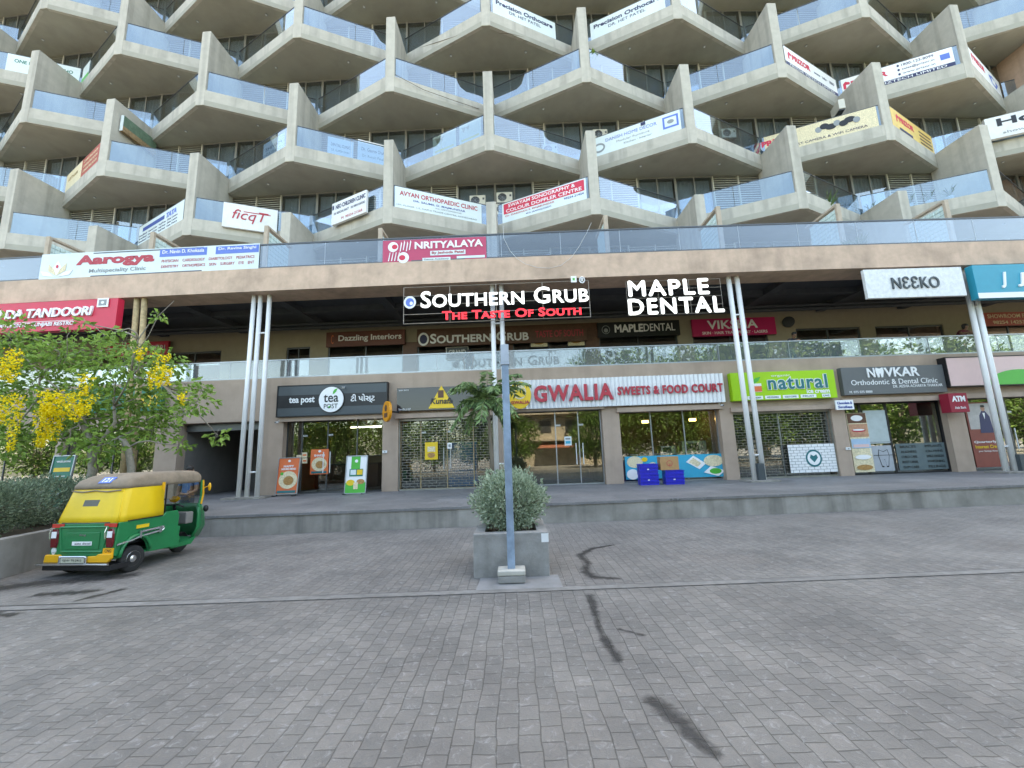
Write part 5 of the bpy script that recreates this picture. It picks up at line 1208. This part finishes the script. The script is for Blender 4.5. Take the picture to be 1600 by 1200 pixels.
    # wheels
    def wheel(x, y, R=.215, wd=.12):
        b = MB(); rings = []
        for dx, r in ((-wd / 2, R * .6), (-wd / 2, R * .88), (-wd * .36, R * .98), (0, R), (wd * .36, R * .98), (wd / 2, R * .88), (wd / 2, R * .6)):
            rings.append([(x + dx, y + r * cos(a * pi / 14) / .86, R + r * sin(a * pi / 14)) for a in range(28)])
        b.loft(rings); t = b.build('tyre', RB, o, smooth=True)
        b = MB(); s_ = 1 if x >= 0 else -1
        b.loft([[(x + s_ * dx, y + r * cos(a * pi / 12) / .86, R + r * sin(a * pi / 12)) for a in range(24)] for dx, r in ((wd / 2 - .02, R * .61), (wd / 2 + .002, R * .58), (wd / 2 - .03, R * .4), (wd / 2 + .01, R * .22), (wd / 2 + .015, R * .12))]); b.build('rim', C, t, smooth=True)
    wheel(hw - .07, 0); wheel(-hw + .07, 0); wheel(0, 1.72, .2, .1)
    # yellow rear canopy: U-shaped shell open to the front
    def U(h, y0, y1, r, z, n=6):
        p = [(h, y1, z), (h, (y1 + y0) / 2 + .1, z)]
        for k in range(n + 1):
            a = -k * pi / 2 / n; p.append((h - r + r * cos(a), y0 + r + r * sin(a), z))
        for k in range(n + 1):
            a = -pi / 2 - k * pi / 2 / n; p.append((-h + r + r * cos(a), y0 + r + r * sin(a), z))
        return p + [(-h, (y1 + y0) / 2 + .1, z), (-h, y1, z)]
    b = MB(); b.loft([U(.645, -.385, .56, .13, zt - .01), U(.64, -.36, .56, .14, .95), U(.60, -.30, .58, .16, 1.2), U(.575, -.25, .58, .17, 1.37), U(.56, -.22, .58, .18, 1.42)], closed=False)
    b.build('rear_canopy', Y, o, smooth=True, solid=.02)
    for sx in (1, -1):
        b = MB(); b.tube([(sx * .612, -.355, .86), (sx * .60, -.325, .97), (sx * .555, -.26, 1.2), (sx * .52, -.215, 1.38)], .012, 6); b.build('canopy_piping', Y, o, smooth=True)
    b = MB(); b.tube([(-.50, -.392, .85), (0, -.392, .845), (.50, -.392, .85)], .009, 5); b.build('canopy_hem', K, o)
    for sx in (1, -1): b = MB(); b.tube([(sx * .664, -.2, .85), (sx * .664, .15, .85), (sx * .664, .54, .85)], .009, 5); b.build('canopy_hem', K, o)
    b = MB(); b.T = Tr(0, 0, 0); b.add([(-.19, -.345, 1.05), (.12, -.345, 1.05), (.15, -.31, 1.21), (-.17, -.31, 1.21), (-.19, -.30, 1.05), (.12, -.30, 1.05), (.15, -.27, 1.21), (-.17, -.27, 1.21)], [(0, 1, 2, 3), (4, 7, 6, 5), (0, 4, 5, 1), (1, 5, 6, 2), (2, 6, 7, 3), (3, 7, 4, 0)]); b.build('rear_window', mat('window_mesh', (.09, .085, .07), .4, var=.2), o)
    # brown roof with hanging flap
    def ring(h, y0, y1, r, z, n=5):
        P = []
        for cx, cy, a0 in ((h - r, y1 - r, 0), (-h + r, y1 - r, 90), (-h + r, y0 + r, 180), (h - r, y0 + r, 270)):
            for k in range(n + 1): a = radians(a0 + 90 * k / n); P.append((cx + r * cos(a), cy + r * sin(a), z))
        return P
    b = MB(); b.loft([ring(.585, -.27, 1.62, .16, 1.385), ring(.59, -.265, 1.64, .17, 1.44), ring(.585, -.20, 1.64, .19, 1.52), ring(.55, -.04, 1.60, .22, 1.585), ring(.50, .04, 1.56, .25, 1.612), ring(.38, .2, 1.42, .25, 1.628)])
    b.build('canvas_roof', B, o, smooth=True)
    b = MB(); pts = [(-.52 + .26 * k, -.29 + (.02 if k in (0, 4) else 0) + .0, 1.36 - .02 * (k % 2)) for k in range(5)]
    b.tube(pts, .012, 5); b.build('canvas_flap_edge', B, o)
    b = MB(); b.box(.566, .594, .53, .60, 1.1, 1.44); b.build('canvas_strap', OY, o)
    b = MB(); b.add([(-.02, -.235, 1.475), (.24, -.235, 1.475), (.26, -.125, 1.566), (.0, -.125, 1.566), (-.02, -.25, 1.48), (.24, -.25, 1.48), (.26, -.135, 1.575), (.0, -.135, 1.575)], [(4, 5, 6, 7), (0, 3, 2, 1), (0, 1, 5, 4), (1, 2, 6, 5), (2, 3, 7, 6), (3, 0, 4, 7)]); q = b.build('roof_sticker', M_LBLUE, o)
    me = text_mesh('121', .02, 0, 0, 1, .5)
    for v in me.vertices:
        px, py, pz = v.co; f = (py + .05) / .8
        v.co = (.03 + .11 * (px / .9 + .5) * 1.2 + .03, -.252 + .115 * (.15 + .7 * f) - .003 * pz, 1.482 + .095 * (.15 + .7 * f) + .004 * pz)
    me.materials.append(M_LETW); link('sticker_number', me, o)
    # cabin: seats, partition, handlebar, cowl, windscreen frame
    b = MB(); b.box(-.56, .56, -.2, .3, .45, .62); b.box(-.56, .56, -.3, -.16, .62, 1.02); b.build('passenger_seat', K, o, bevel=.03)
    b = MB(); b.box(-.3, .3, .92, 1.2, .55, .68); b.box(-.3, .3, .86, .93, .68, .98); b.build('driver_seat', GR, o, bevel=.03)
    b = MB(); b.box(-.58, .58, .64, .68, .31, .88); 
    for z in (1.0, 1.12): b.cyl((-.58, .66, z), (.58, .66, z), .012, n=6)
    for x in (-.58, 0, .58): b.cyl((x, .66, .85), (x, .66, 1.4), .014, n=6)
    b.build('partition', K, o)
    b = MB(); b.loft([[(x * s_, y, z) for x, y in ((-.56, yb), (-.54, yb + .1), (-.4, yf - .05), (-.15, yf), (.15, yf), (.4, yf - .05), (.54, yb + .1), (.56, yb), (.53, yb), (.5, yb + .08), (.38, yf - .09), (.14, yf - .04), (-.14, yf - .04), (-.38, yf - .09), (-.5, yb + .08), (-.53, yb))] for z, s_, yb, yf in ((.30, .85, 1.50, 1.95), (.5, 1, 1.55, 2.02), (.75, 1, 1.55, 1.98), (.95, .98, 1.54, 1.88))]); b.build('front_cowl', G, o, smooth=True)
    b = MB(); b.prism([(.97, .20), (1.5, .20), (1.62, .32), (.97, .25)], -.5, .5, 'x'); b.build('floor_pan', G, o)
    for sx in (1, -1):
        b = MB(); b.tube([(sx * .555, 1.56, .92), (sx * .56, 1.60, 1.1), (sx * .56, 1.58, 1.42)], .026, 6); b.build('windscreen_post', G, o)
        b = MB(); b.tube([(sx * .585, 1.585, .95), (sx * .59, 1.62, 1.15), (sx * .58, 1.6, 1.42)], .022, 6); b.build('garland', OY, o)
        b = MB(); b.tube([(sx * .57, 1.62, 1.25), (sx * .68, 1.66, 1.3)], .01, 5); b.ell((sx * .70, 1.66, 1.28), (.035, .03, .085), 10, 6); b.build('mirror', OY if sx > 0 else K, o, smooth=True)
        b = MB(); b.ell((sx * .60, 1.72, .85), (.05, .06, .07), 10, 6); b.build('indicator', K, o, smooth=True)
    b = MB(); b.add([(-.53, 1.6, .95), (.53, 1.6, .95), (.53, 1.58, 1.4), (-.53, 1.58, 1.4)], [(0, 1, 2, 3)]); b.build('windscreen', M_GLS, o)
    b = MB(); b.tube([(-.3, 1.42, .92), (-.12, 1.5, .95), (.12, 1.5, .95), (.3, 1.42, .92)], .016, 6); b.cyl((0, 1.5, .95), (0, 1.7, .4), .03); b.build('handlebar', K, o)
    b = MB(); b.box(.12, .5, 1.3, 1.5, .6, .82); b.build('dash_box', GR, o, bevel=.02)
    b = MB(); b.cyl((.2, 1.25, .45), (.2, 1.25, .62), .05, n=10); b.build('extinguisher', RR, o)
    b = MB(); b.ell((.05, 1.46, 1.06), (.12, .04, .06), 10, 6, jit=.2); b.build('flower_offering', OY, o)
    return o
rickshaw()

# ------------------------------------------------------------------ people
M_SKIN = mat('brown_skin', (.22, .115, .07), .55, var=.06); M_HAIR = mat('black_hair', (.012, .01, .009), .6, var=.1)
def person(label, M, J, shirt, trousers, head_yaw=0, hair_l=0):
    """one skinned body from joints; J overrides the standing pose (metres, facing -y)"""
    P = dict(pelvis=(0, 0, .92), waist=(0, 0, 1.08), chest=(0, 0, 1.30), neckb=(0, .01, 1.44), neck=(0, -.005, 1.50), headc=(0, -.015, 1.60), headt=(0, -.01, 1.69),
             shL=(.17, .01, 1.40), elL=(.23, .02, 1.12), wrL=(.24, -.06, .88), haL=(.24, -.09, .80), shR=(-.17, .01, 1.40), elR=(-.23, .02, 1.12), wrR=(-.24, -.06, .88), haR=(-.24, -.09, .80),
             hpL=(.09, 0, .88), knL=(.10, -.01, .48), anL=(.10, .02, .09), toL=(.11, -.13, .04), hpR=(-.09, 0, .88), knR=(-.10, -.01, .48), anR=(-.10, .02, .09), toR=(-.11, -.13, .04))
    P.update(J)
    rad = dict(pelvis=.125, waist=.115, chest=.13, neckb=.065, neck=.05, headc=.083, headt=.06, hp=.085, kn=.055, an=.037, to=.035, sh=.062, el=.042, wr=.028, ha=.034)
    E = [('pelvis', 'waist'), ('waist', 'chest'), ('chest', 'neckb'), ('neckb', 'neck'), ('neck', 'headc'), ('headc', 'headt')]
    for s_ in 'LR': E += [('chest', 'sh' + s_), ('sh' + s_, 'el' + s_), ('el' + s_, 'wr' + s_), ('wr' + s_, 'ha' + s_), ('pelvis', 'hp' + s_), ('hp' + s_, 'kn' + s_), ('kn' + s_, 'an' + s_), ('an' + s_, 'to' + s_)]
    names = list(P); V = [Vector(P[n_]) for n_ in names]; R = [rad.get(n_, rad.get(n_[:-1])) for n_ in names]; ed = [(names.index(a), names.index(c)) for a, c in E]
    for s_ in 'LR':                                # five short fingers
        w_, h_ = Vector(P['wr' + s_]), Vector(P['ha' + s_]); d = (h_ - w_).normalized(); sd_ = d.cross(Vector((0, 1, .3))).normalized()
        for k in range(5):
            off = sd_ * (k - 1.5) * .017; L_ = (.05, .062, .067, .06, .045)[k]
            if k == 4: off = sd_ * -.04; L_ = .035
            i0 = len(V); V += [h_ + off + d * .03, h_ + off * 1.15 + d * (.03 + L_) + Vector((0, .008, -.008))]; R += [.0095, .008]; ed += [(names.index('ha' + s_), i0), (i0, i0 + 1)]
    me = bpy.data.meshes.new('body'); me.from_pydata(V, ed, []); ob = bpy.data.objects.new('body', me); COL.objects.link(ob)
    md = ob.modifiers.new('skin', 'SKIN'); md.use_smooth_shade = True; sk = me.skin_vertices[0].data
    for i, r in enumerate(R): sk[i].radius = (r, r); 
    for i in range(len(R)): sk[i].use_root = (i == 0)
    for n_, f in (('chest', (.155, .11)), ('waist', (.135, .10)), ('pelvis', (.15, .115)), ('headc', (.078, .095))): sk[names.index(n_)].radius = f
    sb = ob.modifiers.new('sub', 'SUBSURF'); sb.levels = 2; sb.render_levels = 2
    bpy.context.view_layer.update()
    m2 = bpy.data.meshes.new_from_object(ob.evaluated_get(bpy.context.evaluated_depsgraph_get())); bpy.data.objects.remove(ob)
    for q in (M_SKIN, shirt, trousers, M_BLACK): m2.materials.append(q)
    grp = {'pelvis': 2, 'hp': 2, 'kn': 2, 'an': 2, 'to': 3, 'waist': 1, 'chest': 1, 'neckb': 1, 'sh': 1, 'el': 0, 'wr': 0, 'ha': 0, 'neck': 0, 'headc': 0, 'headt': 0}
    def seg(p, a, c):
        ac = c - a; t = max(0, min(1, (p - a).dot(ac) / ac.length_squared)); return (p - a - ac * t).length, t
    for pl in m2.polygons:
        c = pl.center; bb = min(((seg(c, Vector(P[a]), Vector(P[e])), a, e) for a, e in E), key=lambda q: q[0][0])
        n_ = bb[1] if bb[0][1] < .55 else bb[2]; pl.material_index = grp.get(n_, grp.get(n_[:-1], 0)); pl.use_smooth = True
    o = thing('person', label, 'person', M); m2.name = 'body'; link('body', m2, o)
    hc = Vector(P['headc']); up = (Vector(P['headt']) - Vector(P['neck'])).normalized()
    HM = Tr(*hc) @ up.to_track_quat('Z', 'Y').to_matrix().to_4x4() @ Rz(pi + head_yaw)
    HM = Tr(*hc) @ Matrix.Rotation(head_yaw, 4, 'Z')
    b = MB(); b.T = HM; b.ell((0, .022, .045), (.09, .103, .085), 14, 10, 0, .03); b.ell((0, .06, -.02), (.08, .06, .07), 12, 8); b.build('hair', M_HAIR, o, smooth=True)
    b = MB(); b.T = HM; b.ell((0, -.105, -.012), (.014, .022, .022), 8, 6); 
    for sx in (1, -1): b.ell((sx * .083, .0, -.01), (.012, .024, .034), 8, 6)
    b.build('nose_and_ears', M_SKIN, o, smooth=True)
    b = MB(); b.T = HM
    for sx in (1, -1): b.ell((sx * .032, -.088, .012), (.015, .008, .008), 8, 6); b.box(sx * .032 - .02, sx * .032 + .02, -.094, -.086, .03, .037)
    b.box(-.024, .024, -.096, -.088, -.055, -.047); b.build('eyes_and_mouth', M_HAIR, o); return o
def fabric(n, c): return mat(n, c, .85, var=.12, scale=14)
p = pd(297, 728, 10.25); p.z = 0
person('man in a blue shirt standing at the front of the rickshaw', Tr(p.x, p.y, 0) , dict(elL=(.22, -.02, 1.12), wrL=(.12, -.2, 1.05), haL=(.06, -.25, 1.06)), fabric('blue_check', (.04, .10, .22)), fabric('grey_trousers', (.06, .06, .07)), .4)
zf = Z1 - .448
def vp(x, y, back): u = ppod(x, y, DW + back)[0]; return podM(u, DW + back, zf)
lean = dict(pelvis=(0, .18, .92), waist=(0, .12, 1.06), chest=(0, -.02, 1.24), neckb=(0, -.10, 1.36), neck=(0, -.14, 1.40), headc=(0, -.19, 1.49), headt=(0, -.21, 1.57), shL=(.17, -.06, 1.32), shR=(-.17, -.06, 1.32), elL=(.24, -.22, 1.2), elR=(-.24, -.22, 1.2), wrL=(.10, -.33, 1.22), wrR=(-.10, -.33, 1.22), haL=(.03, -.35, 1.22), haR=(-.02, -.36, 1.23), hpL=(.09, .18, .88), hpR=(-.09, .18, .88))
person('man in a dark shirt leaning on the upper railing before the cream wall', vp(1236, 525, .42) @ Tr(0, 0, -.02), lean, fabric('dark_shirt', (.03, .03, .04)), fabric('blue_jeans', (.05, .09, .16)), -.5)
person('man in a maroon shirt leaning on the upper railing by the right column', vp(1500, 508, .42) @ Tr(0, 0, .10), lean, fabric('maroon_shirt', (.13, .02, .035)), fabric('grey_jeans', (.12, .11, .13)), .8)
bend = dict(pelvis=(0, .22, .90), waist=(0, .12, 1.02), chest=(.0, -.06, 1.14), neckb=(.02, -.2, 1.22), neck=(.04, -.25, 1.24), headc=(.07, -.33, 1.27), headt=(.09, -.38, 1.31), shL=(.17, -.12, 1.2), shR=(-.15, -.12, 1.2), elL=(.22, -.28, 1.0), wrL=(.16, -.25, .78), haL=(.15, -.26, .70), elR=(-.2, -.22, .98), wrR=(-.17, -.2, .75), haR=(-.17, -.2, .68), hpL=(.09, .22, .88), hpR=(-.09, .22, .88))
person('person in a slate blue top bending over behind the glass railing', vp(733, 560, .9) @ Tr(0, 0, .06), bend, fabric('slate_top', (.08, .10, .14)), fabric('navy_trousers', (.04, .05, .08)), 0)

# ------------------------------------------------------------------ small fittings and plants
def cctv(x, y, D, label):
    u, z = ppod(x, y, D); o = thing('security_camera', label, 'camera', podM(u, D, z), 'security cameras')
    b = MB(); b.cyl((0, .0, 0), (0, -.16, -.02), .035, n=10); b.build('camera_body', M_WHITE, o)
    b = MB(); b.cyl((0, -.161, -.0205), (0, -.17, -.022), .026, n=10); b.build('lens', M_BLACK, o)
    b = MB(); b.cyl((0, .12, .06), (0, -.04, .02), .012, n=6); b.disc(0, .06, .04, .10, .125, 12); b.build('bracket', M_WHITE, o)
cctv(434, 660, DW - .12, 'white security camera left of the tea shop window'); cctv(537, 606, DW - .3, 'white security camera on top of the tea shop sign'); cctv(1127, 633, DW - .12, 'white security camera right of the sweet shop window'); cctv(1477, 620, DW - .12, 'white security camera left of the red ATM box')
for x, y, lab in ((601, 706, 'small white switch box on the pillar right of the tea shop'), (1326, 701, 'small grey switch box on the pillar left of the dental clinic')):
    u, z = ppod(x, y, DW - .04); o = thing('switch_box', lab, 'switch box', podM(u, DW - .04, z)); b = MB(); b.box(-.09, .09, 0, .038, -.05, .05); b.build('case', M_WHITE, o, bevel=.006); b = MB(); b.box(-.03, .03, -.006, -.0005, -.02, .02); b.build('switch', M_GREYL, o)
u, z = ppod(1232, 503, DU - .2); o = thing('wall_fan', 'round black wall fan at the left end of the wide cream wall', 'fan', podM(u, DU - .2, z)); b = MB(); b.T = Rz(radians(-35)); b.disc(0, 0, .26, -.05, .05, 24); b.build('drum', M_BLACK, o); b = MB(); b.box(-.03, .25, .06, .19, -.04, .04); b.build('bracket', M_YEL, o)
def pot_plant(M, label, h, n, L, wd, m, group=None, pot=True, name='potted_plant'):
    rnd = random.Random(int(h * 100) + n); o = thing(name, label, 'plant', M, group)
    if pot: b = MB(); b.loft([[(r * cos(a * pi / 8), r * sin(a * pi / 8), z) for a in range(16)] for z, r in ((0, .12), (.2, .17), (.22, .17), (.22, .145), (.17, .14))]); b.build('pot', M_WHITE, o)
    b = MB(); z0 = .18 if pot else 0
    for k in range(n):
        a = rnd.uniform(0, 2 * pi); d = Vector((cos(a) * rnd.uniform(.2, 1), sin(a) * rnd.uniform(.2, 1), rnd.uniform(.5, 1.3))).normalized()
        p = Vector((0, 0, z0)); e = p + d * L * rnd.uniform(.6, 1)
        s_ = d.cross(Vector((0, 0, 1))).normalized() * wd; mid = p.lerp(e, .55) + Vector((0, 0, .06)); e.z -= .08
        b.add([p + s_ * .4, p - s_ * .4, mid - s_, mid + s_, e], [(0, 1, 2, 3), (3, 2, 4)])
    b.build('foliage', m, o); return o
M_PLANT = leafmat('pot_leaf', (.05, .12, .03), (.18, .28, .12), .25)
for k in range(5):
    s0 = .26 + .155 * k
    M = bal(1, 2.5) @ Tr(-(FWD + cos(ANG) * EL * s0), sin(ANG) * EL * s0 + .32, .905)
    pot_plant(M, ['white potted spiky plant nearest the fin behind the right-hand glass', 'white potted spiky plant second from the fin behind the right-hand glass', 'white potted spiky plant third from the fin behind the right-hand glass', 'white potted spiky plant fourth from the fin behind the right-hand glass', 'white potted spiky plant farthest from the fin behind the right-hand glass'][k], .7, 26, .75, .022, M_PLANT, 'white pots on the right balcony')
    b = MB()
b = MB(); edge(b, -1, .2, .55, .86, .903, .2, .95); b.build('plant_ledge', M_CONC, BLD, BI @ bal(1, 2.5))
pot_plant(bal(3, .5) @ Tr(.5, .35, 1.75), 'bright green creeper tuft beside the fin right of centre', .5, 70, .55, .05, leafmat('bright_leaf', (.16, .30, .03), (.36, .5, .1), .3), pot=False, name='hanging_plant')
u, z = ppod(1335, 372, DF + 1.0); pot_plant(podM(u, DF + 1.0, ZFT - .115), 'leafy pot plant behind the terrace glass right of the glass blocks', .8, 90, .95, .07, M_PLANT)
u, z = ppod(1305, 330, DF + 3.0); pot_plant(bal(1, 1.5) @ Tr(2.2, 1.25, .3), 'tall dark pot plant behind the balcony glass right of a fin', 1.1, 60, 1.3, .05, M_PLANT)
# tarpaulin heap and cable on the terrace
u, z = ppod(858, 398, DF + .5); o = thing('tarpaulin_heap', 'crumpled grey tarpaulin heap behind the terrace glass', 'tarpaulin', podM(u, DF + .62, ZFT - .11))
b = MB(); rnd = random.Random(4); n = 22
P = [(-.75 + 1.5 * i / n, -.25 + .5 * j / 8, max(.004, .42 * max(0, 1 - ((-.75 + 1.5 * i / n) / .78) ** 2) * (1 - ((j - 4) / 4.4) ** 2) + rnd.uniform(-.07, .07))) for i in range(n + 1) for j in range(9)]
b.add(P, [(i * 9 + j, i * 9 + j + 1, i * 9 + j + 10, i * 9 + j + 9) for i in range(n) for j in range(8)]); b.build('sheet', mat('tarpaulin', (.40, .43, .45), .6, var=.2), o, smooth=True)
o = thing('loose_cable', 'thin white cable drooping over the terrace edge', 'cable', Tr(pd(800, 380, DF - .03).x, DF - .03, ZFT))
c0 = pd(800, 380, DF - .03); c0 = Vector((c0.x, DF - .03, ZFT)); pts = []
for x, y in ((786, 352), (787, 372), (797, 392), (808, 404), (820, 412), (840, 418), (858, 419), (876, 415), (893, 402), (905, 385), (916, 365), (924, 348)):
    q = pd(x, y, DF - .045); pts.append(q - c0)
b = MB(); b.tube(pts, .006, 5); b.build('wire', M_WHITE, o)

# ------------------------------------------------------------------ the far side of the road, seen in the glass only
M_TREE = leafmat('roadside_leaf', (.035, .085, .015), (.13, .22, .045), .3); b0 = None
rnd = random.Random(9)
for k, (x, y, sc) in enumerate(((-58, -12, 1.3), (-51, -13, 1.2), (-44, -12, 1.2), (-38, -13, 1.2), (43, -13, 1.6), (50, -12, 1.5), (58, -13, 1.6), (12, -26, 2.6), (19, -25, 2.9), (27, -24, 2.8), (35, -26, 3.0), (44, -24, 2.9), (53, -26, 2.8), (64, -24, 2.9), (76, -25, 2.9), (-33, -13, 1.1), (-28, -12, 1.0), (-23, -13, 1.15), (-18.5, -12, 1.0), (-14, -12.5, 1.1), (-9.5, -12, .95), (-5, -13, 1.1), (-.5, -12.5, 1.0), (8, -12, 1.05), (12, -13, 1.15), (16.5, -12, 1.3), (21, -13, 1.5), (26, -12, 1.6), (31, -13, 1.5), (36, -12, 1.6))):
    M = Tr(x, y, 0) @ Rz(k * 1.3) @ Matrix.Scale(sc, 4)
    if b0 is None:
        b0 = thing('roadside_tree', 'leafy roadside tree across the road, mirrored in the glass', 'tree', M, 'trees across the road')
        t = MB(); t.tube([(0, 0, 0), (.1, 0, 1.2), (0, .1, 2.4)], .2, 8, 0, .13)
        c = MB()
        for j in range(22):
            d = rdir(rnd); cc = Vector((d.x * 1.9, d.y * 1.7, 3.3 + d.z * 1.9)); t.tube([(0, .1, 2.3), Vector((0, .1, 2.3)).lerp(cc, .5) + rdir(rnd) * .2, cc], .06, 5, 0, .02)
            for q in range(190):
                e = rdir(rnd); leaf(c, cc + e * rnd.uniform(.3, 1.15), e + rdir(rnd) * .7, rnd.uniform(.2, .36), .075, rnd)
        t.build('trunk', M_BARK, b0); c.build('crown', M_TREE, b0)
    else: copy_tree(b0, None, M)
o = thing('roadside_house', 'cream house with red awning across the road, mirrored in the glass', 'house', Tr(5, -22, 0))
b = MB(); b.box(-7, 7, -6, 0, 0, 6.5); b.box(-7.3, 7.3, -6, .8, 3.1, 3.35); b.box(-7.3, 7.3, -6, .8, 6.501, 6.9); b.build('wall', mat('house_cream', (.40, .35, .28), .8, var=.08), o)
b = MB(); b.prism([(0, 2.7), (1.4, 2.2), (1.4, 2.25), (0, 2.8)], -3, 3, 'x'); b.build('awning', mat('awning_red', (.26, .09, .055), .7), o)
for x in (-5, -1.7, 1.7, 5):
    b = MB(); b.box(x - .7, x + .7, .001, .06, 4.2, 5.7); q = b.build('window', M_GLW if False else M_ALUD, o)

b = MB(); b.add([(-60, -9.5, .004), (60, -9.5, .004), (60, -3.5, .004), (-60, -3.5, .004)], [(0, 1, 2, 3)])
structure(b.build('road', mat('asphalt', (.06, .06, .062), .8, var=.2, scale=8)))

for k, (r, i, pts, lab) in enumerate(((4, 0, ((-4.3, 2.0, .95), (-2.6, 1.15, .45), (-1.0, .45, .12), (1.2, .5, -.02), (3.6, 1.7, .5)), 'thin grey cable sagging under the top centre balcony'), (3, -.5, ((.3, -.03, .9), (1.6, .6, .55), (3.0, 1.2, .42), (4.4, 2.0, .5)), 'thin grey cable drooping along a middle balcony edge'))):
    o = thing('loose_cable', lab, 'cable', bal(r, i)); b = MB(); b.tube([(p[0], p[1] - .06, p[2]) for p in pts], .014, 5); b.build('wire', M_STEM, o)
